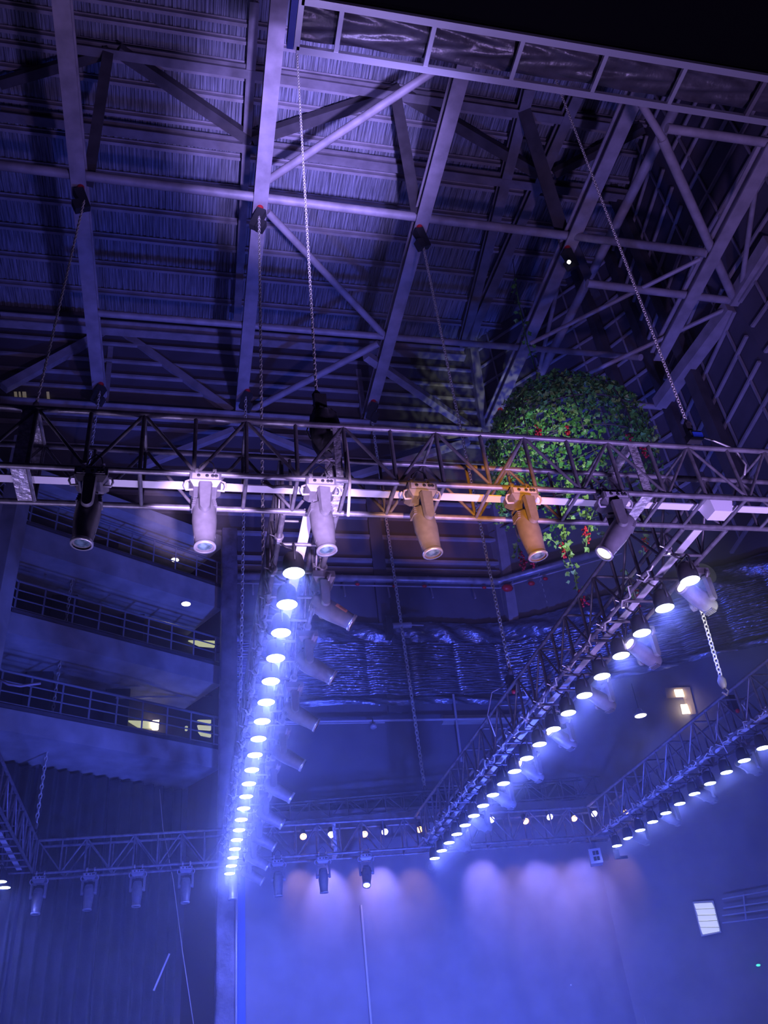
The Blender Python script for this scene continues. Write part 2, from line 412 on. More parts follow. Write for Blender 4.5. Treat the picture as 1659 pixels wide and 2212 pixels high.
BR = [((942, 150), (575, 392), b_, b_, .17, 'o', STEEL, 'round diagonal brace running from the canopy edge down to the beam beside it'),
      ((578, 458), (828, 722), b_, b_, .17, 'o', STEEL, 'round diagonal brace behind the middle chain, sloping down to the right'),
      ((818, 742), (530, 893), b_, b_, .18, 'o', STEEL, 'round diagonal brace crossing behind the chain just above the front truss'),
      ((790, 768), (1026, 932), b_, b_, .20, 'b', STEEL, 'square diagonal brace sloping down to the ivy dome'),
      ((252, 712), (500, 892), u_, b_, .22, 'b', STEEL, 'square web brace sloping right below the gap in the roof sheet'),
      ((238, 712), (8, 838), u_, b_, .22, 'b', STEEL, 'square web brace sloping down to the photo\'s left edge'),
      ((243, 716), (228, 872), u_, b_, .14, 'b', STEEL, 'slim upright roof strut beside the leftmost lower hoist'),
      ((768, 760), (786, 905), u_, b_, .16, 'b', STEEL, 'slim upright roof strut left of the third lower hoist'),
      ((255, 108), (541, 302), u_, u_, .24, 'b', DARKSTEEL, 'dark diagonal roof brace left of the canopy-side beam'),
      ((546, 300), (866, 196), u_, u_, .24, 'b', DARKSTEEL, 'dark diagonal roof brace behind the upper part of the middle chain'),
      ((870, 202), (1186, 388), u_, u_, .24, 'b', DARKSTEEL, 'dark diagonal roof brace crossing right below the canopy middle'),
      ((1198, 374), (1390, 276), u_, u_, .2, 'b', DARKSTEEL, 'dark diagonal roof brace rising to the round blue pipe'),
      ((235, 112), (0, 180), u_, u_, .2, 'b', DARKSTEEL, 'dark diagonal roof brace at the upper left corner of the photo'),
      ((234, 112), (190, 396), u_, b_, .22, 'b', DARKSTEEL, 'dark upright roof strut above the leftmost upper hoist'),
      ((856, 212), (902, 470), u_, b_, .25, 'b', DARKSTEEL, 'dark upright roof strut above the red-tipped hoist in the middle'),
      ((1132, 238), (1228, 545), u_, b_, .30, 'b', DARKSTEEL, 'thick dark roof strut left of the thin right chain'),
      ((1236, 520), (1290, 640), b_, b_, .20, 'b', DARKSTEEL, 'short dark roof strut with a small white lamp beside it'),
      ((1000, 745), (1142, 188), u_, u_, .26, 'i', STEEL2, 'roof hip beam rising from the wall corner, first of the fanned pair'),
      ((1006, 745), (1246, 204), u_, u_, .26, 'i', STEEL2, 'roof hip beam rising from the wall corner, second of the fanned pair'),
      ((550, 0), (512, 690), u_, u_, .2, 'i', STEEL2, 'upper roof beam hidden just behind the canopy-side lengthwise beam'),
      ((1457, 236), (1168, 808), b_, b_, .22, 'o', STEEL, 'thick round blue-lit pipe sloping down to the ivy dome'),
      ((1222, 540), (1166, 795), b_, b_, .11, 'o', STEEL, 'thin round pipe beside the thick pipe above the ivy dome'),
      ((1440, 277), (1662, 309), e_, e_, .16, 'o', STEEL, 'horizontal blue-lit pipe right of the thick pipe under the canopy'),
      ((1268, 612), (1586, 650), e_, e_, .16, 'o', STEEL, 'horizontal blue-lit pipe behind the bright right chain'),
      ((1384, 222), (1432, 300), e_, e_, .13, 'o', STEEL, 'short pipe stub under the canopy edge, upper end of the right zigzag'),
      ((1430, 300), (1588, 652), e_, e_, .17, 'o', STEEL, 'blue-lit pipe sloping right beside the gridded right wall'),
      ((1586, 652), (1668, 520), e_, e_, .28, 'b', STEEL, 'square blue-lit beam leaving the photo at the right edge'),
      ((1580, 662), (1424, 872), e_, e_, .28, 'b', STEEL, 'square blue-lit beam sloping down behind the bright right chain'),
      ((1512, 560), (1146, 742), e_, e_, .09, 'o', STEEL, 'thin pale pipe rising across the right wall, upper of two'),
      ((1576, 664), (1238, 822), e_, e_, .10, 'o', STEEL, 'thin pale pipe rising across the right wall, lower of two'),
      ((1348, 872), (1428, 880), e_, e_, .14, 'o', STEEL, 'short horizontal pipe right of the ivy dome top'),
      ((1634, 390), (1598, 640), e_, e_, .10, 'o', STEEL, 'thin steep pipe near the photo\'s right edge'),
      ((536, 925), (690, 988), b_, b_, .16, 'b', STEEL, 'square brace seen through the front truss left of the hoist bag'),
      ((1012, 955), (760, 1030), b_, b_, .16, 'b', STEEL, 'square brace seen through the front truss above the amber spotlight'),
      ((505, 930), (300, 1010), b_, b_, .16, 'b', STEEL, 'square brace seen through the front truss, left part')]
for a, b, fa, fb, wd, sh, mt, lb in BR:
    m = MB(); p = fa(a); q = fb(b)
    if fa is b_ and a[1] > 900: p = atY(a[0], a[1], D - .6); q = atY(b[0], b[1], D - .6)
    if sh == 'o': m.tube(p, q, wd / 2, 10)
    elif sh == 'i': m.ibeam(p, q, wd, wd * 1.1)
    else: m.bar(p, q, wd, wd)
    m.build('roof_brace', mt, label=lb, cat='brace')

# ------------------------------------------------------------------ box trusses
def truss(p0, p1, wd, ht, nb, name, label, side, mt=TRUSS, rch=.024, rb=.014, joints=(), rungs=1, bar=True, top_rungs=2, inner=None):
    """p0,p1: bottom chord on the near side; side: unit vector towards the far side."""
    p0 = Vector(p0); p1 = Vector(p1); sd = Vector(side).normalized() * wd; up = Vector((0, 0, ht))
    t = thing(name, p0, label, 'truss')
    for o in (Vector(), sd, up, sd + up):
        m = MB(); m.tube(p0 + o, p1 + o, rch, 10); m.build('chord', mt, t)
    L = [p0.lerp(p1, k / nb) for k in range(nb + 1)]
    dr = (p1 - p0).normalized()
    for face, o in enumerate((Vector(), sd)):
        for k, q in enumerate(L):
            m = MB(); m.tube(q + o, q + o + up, rb * (1.25 if face == 0 else 1), 6, cap=False); m.build('upright', mt, t)
        for k in range(nb):
            a, b = L[k], L[k + 1]
            if k % 2 == 0: a, b = b, a
            m = MB(); m.tube(a + o + dr * .02, b + o + up, rb, 6, cap=False); m.build('diagonal', mt, t)
    for k, q in enumerate(L):
        if k % rungs == 0:
            m = MB(); m.tube(q, q + sd, rb * 1.15, 6, cap=False); m.build('rung', mt, t)
        if k % top_rungs == 0:
            m = MB(); m.tube(q + up, q + up + sd, rb, 6, cap=False); m.build('rung', mt, t)
    for k, wdt in joints:
        q = p0 + dr * k
        m = MB()
        m.bar(q + dr * 0, q + sd, wdt, .012); m.bar(q + up * 0, q + up, wdt * .8, .012, tuple(sd)); m.bar(q + sd, q + up + sd, wdt * .8, .012, tuple(sd))
        m.bar(q + up, q + up + sd, wdt, .012)
        m.build('joint_plate', PLATE, t, label='flat plate at a truss joint')
    if bar:
        m = MB(); m.bar(p0 + sd * .5 + V(0, 0, .05), p1 + sd * .5 + V(0, 0, .05), .085, .01); m.build('flat_bar', TRAYW, t, label='pale flat bar between the lower chords')
    return t
Zc = 5.59; HT = .55; WD = .43
TF = truss((-1.95, 5.04, Zc), (5.75, 5.04, Zc), WD, HT, 20, 'lighting_truss', 'front crosswise steel lighting truss carrying six moving heads', (0, 1, 0),
           joints=((.72, .13), (3.02, .07), (5.62, .10)), rungs=1)
TB_A = Vector((-2.48, 16.30, Zc)); TB_B = Vector((8.1, 15.62, Zc)); TB_D = (TB_B - TB_A).normalized(); TB_S = Vector((-TB_D.y, TB_D.x, 0))
TBk = truss(TB_A, TB_B, .40, HT, 26, 'lighting_truss', 'far crosswise steel lighting truss in front of the backdrop and black curtains', TB_S, joints=((5.2, .08),), rungs=2)
T2 = truss((.68, 5.5, Zc), (.68, 16.0, Zc), WD, HT, 24, 'lighting_truss', 'lengthwise steel truss in the middle, with a bright par row leading to the dark pillar', (1, 0, 0), rungs=1)
T3 = truss((4.23, 5.5, Zc), (4.23, 15.8, Zc), WD, HT, 24, 'lighting_truss', 'lengthwise steel truss passing under the trailing ivy vines', (1, 0, 0), rungs=1)
T4 = truss((7.66, 5.5, Zc), (7.66, 15.6, Zc), WD, HT, 24, 'lighting_truss', 'lengthwise steel truss at the lower right edge of the photo', (1, 0, 0), rungs=1)
T1 = truss((-2.50, 8.0, Zc), (-2.50, 16.2, Zc), WD, HT, 20, 'lighting_truss', 'lengthwise steel truss cut off by the photo\'s left edge', (-1, 0, 0), rungs=1)
P1 = atY(585, 1737, 17.0); P2 = atY(1345, 1677, 17.0); P1b = atY(585, 1778, 17.0)
hh = P1.z - P1b.z
TS = truss((P1.x, 17.0, P1b.z), (P2.x, 16.85, P2.z - hh), .2, hh, 20, 'curtain_truss', 'dark slim truss behind the far lighting truss, with black drape rolled on it', (0, 1, 0), mt=TRUSSD, rch=.018, rb=.01, bar=False, rungs=4)

# ------------------------------------------------------------------ moving heads
def make_mover():
    r = thing('moving_head', (0, 0, 0), 'x', 'stage light', None)
    for sx in (-1, 1):
        m = MB(); m.lathe([(-.014, .026), (-.014, .042), (.014, .042), (.014, .026)], (sx * .065, 0, 0), (1, 0, 0), 14, False)
        m.box((sx * .065, 0, -.052), (.03, .05, .035)); m.tube((sx * .065, .03, -.01), (sx * .065, .075, .012), .007, 6); m.box((sx * .065, .08, .014), (.008, .02, .045))
        m.build('clamp', CLAMPM, r)
    m = MB(); m.box((0, 0, -.095), (.225, .19, .062)); m.box((0, 0, -.148), (.225, .19, .045), None, .72)
    base = m.build('base', FIX, r); base['_o'] = (0, 0, 0)
    m = MB(); m.box((0, -.097, -.093), (.19, .006, .045))
    m.build('connector_panel', FIXG, base)
    m = MB()
    for k, x in enumerate((-.05, .01, .05, .075)):
        m = MB(); m.lathe([(0, .013), (.006, .013), (.006, .008)], (x, -.100, -.093), (0, -1, 0), 10); m.build('socket', FIXD, base)
    for sx in (-1, 1):
        m = MB(); m.path([(sx * .112, -.05, -.10), (sx * .14, -.05, -.115), (sx * .148, -.04, -.145), (sx * .135, -.03, -.175), (sx * .085, -.03, -.17)], .009, 6)
        m.build('handle', FIXG, base)
    m = MB(); m.path([(-.06, .03, .02), (-.04, .02, .10), (.01, .0, .135), (.05, -.02, .09), (.07, -.03, .01), (.05, -.06, -.05)], .005, 5); m.build('power_lead', FIXD, r)
    yk = []
    for sy in (-1, 1):
        m = MB(); n = 14; pr = []
        for k in range(n + 1):
            t = PI * k / n; pr.append((math.cos(t) * .042, -.37 - math.sin(t) * .042))
        pr = [(.050, -.165)] + pr + [(-.050, -.165)]
        vs = [(x, sy * .098, z) for x, z in pr] + [(x * .8, sy * .132, z * .985 - .004) for x, z in pr]; q = len(pr)
        m.add(vs, [list(range(q))[::-1], [q + k for k in range(q)]] + [[k, (k + 1) % q, q + (k + 1) % q, q + k] for k in range(q)])
        m.box((0, sy * .075, -.178), (.09, .06, .02))
        a = m.build('yoke_arm', FIX, r); yk.append(a)
    m = MB()
    m.lathe([(.13, .035), (.125, .06), (.10, .074), (.03, .085), (-.06, .088), (-.13, .082), (-.20, .074), (-.255, .070), (-.262, .074), (-.272, .074)], n=24)
    for k in range(4): m.box((.0, 0, .105 - .018 * k), (.16 + .006 * k, .10, .006))
    for sx in (-1, 1): m.box((sx * .068, 0, -.19), (.012, .03, .04))
    m.tube((0, -.10, 0), (0, .10, 0), .03, 12)
    h = m.build('head', FIX, r); h['_o'] = (0, 0, 0); h.location = (0, 0, -.37)
    m = MB(); m.lathe([(-.262, .062), (-.262, .077), (-.285, .077), (-.285, .064)], n=24, cap=False); m.build('lens_ring', RIM, h)
    m = MB(); m.disc((0, 0, -.268), .064, (0, 0, -1), 24, .012); m.build('lens', LENS, h)
    return r
MOV = make_mover()
first = [True]
def mover(loc, rotz, pan, tilt, label, group=None, lit=None, shell=None):
    r = MOV if first[0] else copy_tree(MOV)
    first[0] = False
    r.location = loc; r.rotation_euler = (0, 0, math.radians(rotz)); r['label'] = label
    if group: r['group'] = group
    for ch in r.children:
        k = ch.name.split('.')[0]
        if k == 'yoke_arm': ch.rotation_euler = (0, 0, math.radians(pan))
        if k == 'head':
            ch.rotation_mode = 'QUATERNION'
            ch.rotation_quaternion = Quaternion((0, 0, 1), math.radians(pan)) @ Quaternion((0, 1, 0), math.radians(tilt))
            for g in ch.children:
                if g.name.split('.')[0] == 'lens' and lit is not None:
                    g.data = LITLENS[lit]
                    g['label'] = 'glowing lens'
    return r
LITLENS = {}
for nm, mt in (('beam', BEAML), ('violet', VIOL), ('dim', WARM)):
    m = MB(); m.disc((0, 0, -.27), .064, (0, 0, -1), 24, .012); LITLENS[nm] = m.mesh('lens', mt)
FG = 'moving heads on the front truss'
mover((-.73, 5.04, Zc), 0, 0, 3, 'black-looking unlit moving head under the front truss, nearest the photo\'s left edge', FG)
mover((.06, 5.04, Zc), 0, 0, -2, 'violet-lit moving head hanging straight down, left of the middle lengthwise truss', FG)
mover((.905, 5.04, Zc), 0, 8, -5, 'bright violet-white moving head where the middle lengthwise truss joins the front truss', FG)
mover((1.69, 5.04, Zc), 0, 6, -6, 'copper-lit moving head under the front truss, left of the amber one', FG)
mover((2.52, 5.04, Zc), 0, 6, -6, 'amber-gold lit moving head under the front truss', FG)
mover((3.31, 5.04, Zc), 0, -14, 42, 'purple moving head with glowing lens, tilted sideways under the ivy vines', FG, 'beam')
STK = []
k = 0
for y in (6.35, 7.45, 8.62, 9.85, 11.05, 12.2, 13.35, 14.5, 15.5):
    r_ = mover((1.11, y, Zc), 90, -90, -58, 'grey moving head aimed right beside the middle par row, %s from the front truss' % ORD[k], 'moving heads on the middle lengthwise truss')
    STK.append(r_); k += 1
k = 0
for y in (6.15, 7.3, 8.45, 9.65, 10.85, 12.05, 13.25, 14.45):
    mover((4.66, y, Zc), 90, -90 + 22, 112, 'pale moving head beside the ivy-side par row, %s from the front truss' % ORD[k], 'moving heads on the ivy-side lengthwise truss', 'violet' if k < 6 else None)
    k += 1
k = 0
for y in (9.9, 10.9, 12.2, 13.4, 14.6):
    mover((8.09, y, Zc), 90, -90 + 15, 106, 'pale moving head on the lower right edge truss, %s from its near end' % ORD[k], 'moving heads on the right edge truss', 'violet' if k < 1 else None)
    k += 1
def onback(px, py, off=0):
    p = atV(px, py, TB_A, TB_S); return Vector((p.x, p.y, Zc))
k = 0
for px, py in ((85, 1908), (194, 1904), (298, 1897), (402, 1890)):
    mover(onback(px, py), math.degrees(math.atan2(TB_D.y, TB_D.x)), 90, 2, 'dim moving head under the far truss before the black curtain, %s from the left' % ORD[k], 'moving heads on the far truss')
    k += 1
mover(onback(503, 1880), -4, 90, 2, 'dim moving head hanging in front of the dark pillar', 'moving heads on the far truss')
mover(onback(600, 1872), -4, 90, -3, 'black moving head before the glowing backdrop, nearest the pillar', 'moving heads on the far truss')
mover(onback(697, 1866), -4, 90, -3, 'black moving head before the glowing backdrop, between a black and a lit one', 'moving heads on the far truss')
mover(onback(790, 1860), -4, 75, 30, 'moving head with a bright lens pointing down before the backdrop', 'moving heads on the far truss', 'beam')

# ------------------------------------------------------------------ par cans
def make_par():
    r = thing('par_can', (0, 0, 0), 'x', 'stage light')
    m = MB(); m.lathe([(-.012, .026), (-.012, .04), (.012, .04), (.012, .026)], (0, 0, 0), (0, 1, 0), 12, False); m.box((0, 0, -.05), (.04, .028, .03)); m.tube((-.03, 0, 0), (-.075, 0, .02), .006, 6)
    m.build('clamp', CLAMPM, r)
    m = MB()
    m.path([(0, 0, -.05), (.05, 0, -.10), (.11, 0, -.12)], .009, 6)
    m.path([(.11, -.10, -.285), (.11, -.10, -.15), (.11, -.08, -.12), (.11, .08, -.12), (.11, .10, -.15), (.11, .10, -.285)], .009, 6)
    m.build('yoke', FIXD, r)
    m = MB(); m.lathe([(-.165, .03), (-.17, .055), (-.20, .078), (-.26, .088), (-.345, .090), (-.352, .086), (-.345, .080)], (.11, 0, 0), n=20)
    m.box((.11, 0, -.172), (.05, .03, .02))
    m.build('housing', FIXD, r)
    m = MB(); m.disc((.11, 0, -.352), .087, (0, 0, -1), 20, .006); m.build('led_lens', PARL, r, label='glowing blue-white LED face')
    return r
PAR = make_par(); pf = [True]
PL = bpy.data.lights.new('par_beam', 'SPOT')
PL.energy = 58; PL.color = (.08, .115, 1.0); PL.spot_size = math.radians(172); PL.spot_blend = .5; PL.shadow_soft_size = .07
def par(loc, label, group, lit=True):
    r = PAR if pf[0] else copy_tree(PAR); pf[0] = False
    r.location = loc; r['label'] = label; r['group'] = group
    return r
pars = []
for k in range(20):
    pars.append(par((.68, 5.83 + .5105 * k, Zc), 'glowing par can of the row beside the dark pillar, %s from the front truss' % ORD[k], 'par cans on the middle lengthwise truss'))
for k in range(20):
    pars.append(par((4.24, 5.82 + .4958 * k, Zc), 'glowing par can of the row below the ivy vines, %s from the front truss' % ORD[k], 'par cans on the ivy-side lengthwise truss'))
for k in range(12):
    pars.append(par((7.67, 9.64 + .4905 * k, Zc), 'glowing par can of the row at the right edge, %s from its near end' % ORD[k], 'par cans on the right edge truss'))
for k in range(2):
    pars.append(par((-2.92, 15.25 + .4 * k, Zc), 'glowing par can at the photo\'s left edge, %s of two' % ('nearer' if k == 0 else 'farther'), 'par cans on the left edge truss'))
PL2 = PL.copy(); PL2.energy = 125; PL2.color = (.11, .15, 1.0)
PL4 = PL.copy(); PL4.energy = 30
for i, r in enumerate(pars):
    l = bpy.data.objects.new('par_beam', PL2 if i < 20 or i >= 52 else (PL if i < 40 else PL4)); COL.objects.link(l); l.parent = r; l.location = (.11, 0, -.37)

# ------------------------------------------------------------------ profile spots on the far truss, shining at the backdrop
prof = [(655, 1806, 'a'), (715, 1802, 'v'), (787, 1801, 'a'), (831, 1796, 'v'), (906, 1791, 'a'), (1061, 1770, 'v'), (1135, 1773, 'a'), (1187, 1764, 'v'), (1240, 1767, 'a'), (1283, 1757, 'v'), (1350, 1755, 'a')]
BSP = {'a': ((1.0, .55, .16), 34), 'v': ((.36, .29, 1.0), 220)}
nn = {'a': 0, 'v': 0}
for px, py, c in prof:
    p = atV(px, py, TB_A + TB_S * .2, TB_S)
    nm = 'amber' if c == 'a' else 'violet-white'
    t = thing('profile_spot', p, 'small %s lamp glowing inside the far truss, %s %s one from the pillar' % (nm, ORD[nn[c]], nm.split('-')[0]), 'stage light', 'small lamps inside the far truss'); nn[c] += 1
    m = MB(); m.lathe([(.16, .03), (.14, .05), (.0, .055), (-.01, .05)], p, (0, .5, .86), 12); m.build('body', FIXD, t)
    m = MB(); m.disc(p + V(0, -.01, -.012), .062, (0, -.75, -.66), 14, .012); m.build('lens', AMBERL if c == 'a' else VIOL, t)
    m = MB(); m.tube(p + V(0, .05, .08), V(p.x, p.y + .05, 6.14), .008, 6); m.build('clamp', CLAMPM, t)
    col, e = BSP[c]
    l = spot('profile_beam', p + V(0, .30, -.10), p + V(.05, .30 + .80, -1.10), e, col, 58, 1.0, .03)

# ------------------------------------------------------------------ chains and hoists
def link_chain(p, q, pitch, r, name='chain'):
    """steel chain of real links from p down to q"""
    p = Vector(p); q = Vector(q); n = max(2, int((p - q).length / pitch)); d = (q - p).normalized()
    a = d.cross(Vector((0, 1, 0))).normalized(); b = d.cross(a)
    m = MB()
    for k in range(n):
        c = p.lerp(q, (k + .5) / n); e = a if k % 2 else b
        e = (e + (b if k % 2 else a) * .45).normalized()
        l = pitch * .68; wv = pitch * .34
        pts = [c + d * (l * math.cos(t)) + e * (wv * math.sin(t)) for t in [2 * PI * i / 8 for i in range(8)]]
        m.path(pts, r, 4, True)
    return m
def vert(px, py, X=None, Y=None, z=None):
    return atY(px, py, Y)
def chain(top, bottom, y, pitch, r, label, ty=None, mt=None):
    b = atY(bottom[0], bottom[1], y)
    a = atY(top[0], top[1], ty or y) + V(0, 0, .3) if top else V(b.x, b.y, ZB - .2)
    t = thing('hoist_chain', b, label, 'chain')
    m = link_chain(a, b, pitch, r); m.build('chain', mt or CHAINM, t)
    m = MB(); m.lathe([(-.03, .02), (0, .035), (.05, .04), (.09, .018)], b, (0, 0, 1), 8)
    m.path([b + V(.0, 0, -.02), b + V(.03, 0, -.06), b + V(.0, 0, -.10), b + V(-.035, 0, -.07)], .010, 6); m.build('hook', DARKSTEEL, t)
    return a, b
chain((641, 95), (684, 862), 5.25, .033, .0052, 'steel chain from the canopy corner down to the netted bag on the front truss')
chain((1208, 190), (1488, 925), 5.25, .034, .0058, 'bright steel chain on the right, down to the front truss beside a blue strap')
chain((917, 545), (1103, 1455), 11.0, .062, .0105, 'steel chain passing behind the copper-lit moving head to the ivy-side truss')
chain((803, 905), (918, 1706), 17.0, .085, .0135, 'steel chain hanging from the third lower hoist to the far dark truss')
chain((560, 490), (571, 1370), 9.2, .055, .0095, 'steel chain between the violet-lit moving heads and the par row, thicker one')
chain((531, 880), (517, 1650), 13.4, .075, .0095, 'thin steel chain beside the dark pillar, reaching lowest there')
chain((177, 460), (77, 880), 8.0, .05, .0085, 'steel chain at the left passing behind the front truss joint plate')
chain((213, 865), (77, 1788), 16.2, .085, .0125, 'steel chain at the left hanging to the left edge truss')
chain((1084, 935), (1281, 1690), 17.0, .085, .012, 'grey chain passing behind the ivy dome down to the far dark truss')
chain((1527, 1345), (1562, 1480), 6.5, .045, .007, 'grey chain below the tilted moving head at the right', None, PIPEM)
chain((1283, 1464), (1334, 1672), 17.0, .085, .009, 'slim grey chain ending at the far dark truss near the right edge truss')

def roof_hoist(px, py, label, sc=1.0, flip=1):
    p = atZ(px, py, ZB - .45)
    t = thing('chain_hoist', p, label, 'hoist')
    m = MB(); rot = Matrix.Rotation(.45 * flip, 3, 'Y') @ Matrix.Rotation(.3, 3, 'X')
    m.box(p, (.20 * sc, .2 * sc, .46 * sc), rot, .8); m.box(p + V(.07 * flip, 0, -.22) * sc, (.16 * sc, .18 * sc, .22 * sc), rot); m.build('body', FIXD, t)
    m = MB(); m.lathe([(-.06, .05), (.0, .075), (.07, .06), (.11, .03)], p + V(.05 * flip, -.1, .26), (0, 0, 1), 10); m.build('hook_block', RED, t, label='red hook block')
    m = MB(); m.tube(p + V(0, 0, .2), V(p.x, p.y + .1, ZB - .2), .02, 6); m.build('sling', BLACKM, t)
for px, py, lb, f in ((178, 432, 'black chain hoist with red hook on the leftmost roof beam, upper of two', -1),
                      (556, 474, 'black chain hoist with red hook on the beam beside the canopy, upper one', 1),
                      (912, 516, 'black chain hoist with red hook near the roof middle, above the copper-lit head', -1),
                      (1232, 560, 'dark chain hoist with a small white light, left of the thick round pipe', -1),
                      (212, 852, 'black chain hoist with red hook low at the left, above the front truss', 1),
                      (530, 866, 'black chain hoist with red hook low beside the back wall, left of the netted bag', 1),
                      (803, 888, 'black chain hoist with red hook low beside the back wall, right of the netted bag', 1),
                      (1078, 905, 'black chain hoist with red hook at the left rim of the ivy dome', 1)):
    roof_hoist(px, py, lb, 1.0, f)
p = atZ(1229, 566, ZB - .9)
m = MB(); m.ball(p, .045); m.build('hoist_light', WHITE_L, label='tiny white light glinting beside the dark roof hoist', cat='lamp')
# netted chain bag on the front truss
p = atY(703, 930, 5.2)
t = thing('chain_bag', p, 'black netted chain bag with rope slings hanging on the front truss', 'bag')
m = MB(); m.lathe([(-.27, .04), (-.25, .085), (-.15, .12), (0, .125), (.12, .115), (.16, .10), (.16, .09)], p + V(0, 0, .02), n=14)
m.v = [v + V(random.uniform(-.014, .014), random.uniform(-.014, .014), 0) for v in m.v]; m.build('bag', BLACKP, t)
m = MB(); m.box(p + V(-.03, 0, .27), (.1, .1, .2)); m.build('hoist_body', FIXD, t)
m = MB()
for a, b in (((684, 864), (662, 932)), ((684, 864), (733, 918)), ((733, 918), (745, 990)), ((662, 932), (672, 950))): m.tube(atY(*a, 5.2), atY(*b, 5.2), .006, 6)
m.build('sling', CHAINM, t)
m = MB(); m.path([atY(740, 925, 5.1), atY(748, 960, 5.05), atY(752, 1000, 5.0), atY(756, 1040, 4.99), atY(752, 1115, 5.0)], .012, 6)
m.path([atY(690, 1000, 5.1), atY(704, 992, 5.05), atY(725, 1005, 5.1)], .008, 5); m.build('rope', ROPE, t, label='frayed pale rope')
# blue strap hoist at right end of front truss
p = atY(1500, 945, 5.2)
t = thing('chain_hoist', p, 'small dark hoist with a blue strap on top of the front truss at the right', 'hoist')
m = MB(); m.box(p, (.13, .1, .08)); m.box(p + V(-.03, 0, .09), (.05, .05, .14)); m.build('body', FIXD, t)
m = MB(); m.box(p + V(0, -.055, -.01), (.10, .012, .05)); m.build('strap', BLUEP, t, label='blue strap')
m = MB(); m.path([p + V(.06, 0, .02), p + V(.2, 0, -.03), p + V(.38, 0, -.12), p + V(.42, .0, -.3), p + V(.36, 0, -.42)], .009, 6); m.build('cable', CHAINM, t)
for px, py, y, lb in ((1103, 1478, 10.4, 'small dark hoist with a cable loop on top of the ivy-side truss'), (1582, 1520, 10.6, 'small dark hoist with a cable loop on top of the right edge truss')):
    p = atY(px, py, y); t = thing('chain_hoist', p, lb, 'hoist')
    m = MB(); m.box(p, (.10, .1, .24)); m.build('body', FIXD, t)
    m = MB(); m.path([p + V(.05, 0, .05), p + V(.16, 0, -.02), p + V(.22, 0, -.2)], .010, 6); m.path([p + V(-.05, 0, 0), p + V(-.3, 0, -.12), p + V(-.42, 0, -.45), p + V(-.36, 0, -.75)], .008, 6); m.build('cable', FIXG, t)
    m = MB(); m.ball(p + V(.0, -.06, -.14), .035); m.build('hook', RED, t)

# ------------------------------------------------------------------ canopy with black film
ZCN = 11.0
def c_(px, py, dz=0): return atZ(px, py, ZCN + dz)
A = c_(640, 104); B = c_(1659, 264); yN = (A.y + B.y) / 2
FA = c_(737, 14); yF = FA.y
x0 = A.x; x1 = B.x + 3.0
t = thing('canopy', (x0, yN, ZCN), 'overhead canopy with silver ladder frame and crumpled black film', 'canopy')
for yy in (yN, yF):
    m = MB(); m.bar((x0, yy, ZCN), (x1, yy, ZCN), .075, .06); m.build('frame_rail', RIM, t)
m = MB(); m.bar((x0, yN, ZCN), (x0, yF - .35, ZCN), .06, .06); m.build('frame_rail', RIM, t)
for px in (726, 919, 1104, 1279, 1445, 1612):
    p = c_(px, 108 + (px - 726) * .157); m = MB(); m.bar((p.x, yN, ZCN), (p.x, yF, ZCN), .05, .05); m.build('strut', RIM if px < 1600 else DARKSTEEL, t)
def film(u, v):
    x = x0 + .02 + (x1 - x0) * u; y = yN - .03 + (yF - yN) * v
    sag = .10 * math.sin(PI * v) + .028 * math.sin(x * 7 + 3 * math.sin(v * 9)) + .02 * math.sin(v * 15 + 2 * math.sin(x * 2.6)) + random.uniform(-.004, .004)
    return V(x, y, ZCN + .16 - .6 * sag)
m = MB(); m.grid(film, 260, 22); m.build('film', BLACKP, t, label='crumpled black plastic film')
m = MB(); m.box(((x0 + x1) / 2 + .05, (yF - 3) / 2, ZCN + .12), (x1 - x0, yF + 3, .03)); m.build('roof_cloth', mat('canopy_cloth', (.004, .004, .005), 1.0, spec=0.0), t, label='flat black cloth')
m = MB(); m.box((x0 - .07, (yN + yF - .4) / 2, ZCN + .05), (.07, yN - yF + .4, .16)); m.build('edge_panel', mat('edge_blue', (.03, .05, .28), .6), t, label='blue edge panel')

# ------------------------------------------------------------------ ivy dome
IC = atY(1236, 1000, 11.0)
top = atY(1228, 806, 11.0); lef = atY(1072, 1000, 11.0)
RX = IC.x - lef.x; RZ = (top.z - IC.z) * .74; zb0 = IC.z
t = thing('ivy_dome', IC, 'large hanging dome covered in green ivy with red flowers and trailing vines', 'hanging plant')
m = MB()
def dome(th, ph, k=1.0): return IC + V(RX * k * math.cos(ph) * math.cos(th), RX * k * math.cos(ph) * math.sin(th), RZ * k * math.sin(ph))
for i in range(10):
    m.path([dome(2 * PI * i / 10, j * PI / 2 / 10 - .25) for j in range(11)], .012, 5)
for ph in (-.2, .2, .6, 1.0): m.path([dome(2 * PI * i / 28, ph) for i in range(28)], .012, 5, True)
m.build('hoop_frame', DARKSTEEL, t)
def leaf(m, c, n, s, spin):
    n = n.normalized(); a = n.cross(V(0, 0, 1) if abs(n.z) < .9 else V(1, 0, 0)).normalized(); b = n.cross(a)
    a, b = a * math.cos(spin) + b * math.sin(spin), b * math.cos(spin) - a * math.sin(spin)
    pts = [(0, 0, 0), (.35, .18, .1), (.62, .52, .12), (.28, .62, .05), (0, 1.0, -.1), (-.28, .62, .05), (-.62, .52, .12), (-.35, .18, .1)]
    vs = [c + a * (x * s) + b * (y * s) + n * (z * s) for x, y, z in pts]
    m.add(vs, [[0, 1, 2, 3, 4], [0, 4, 5, 6, 7]])
fo = MB(); fo2 = MB()
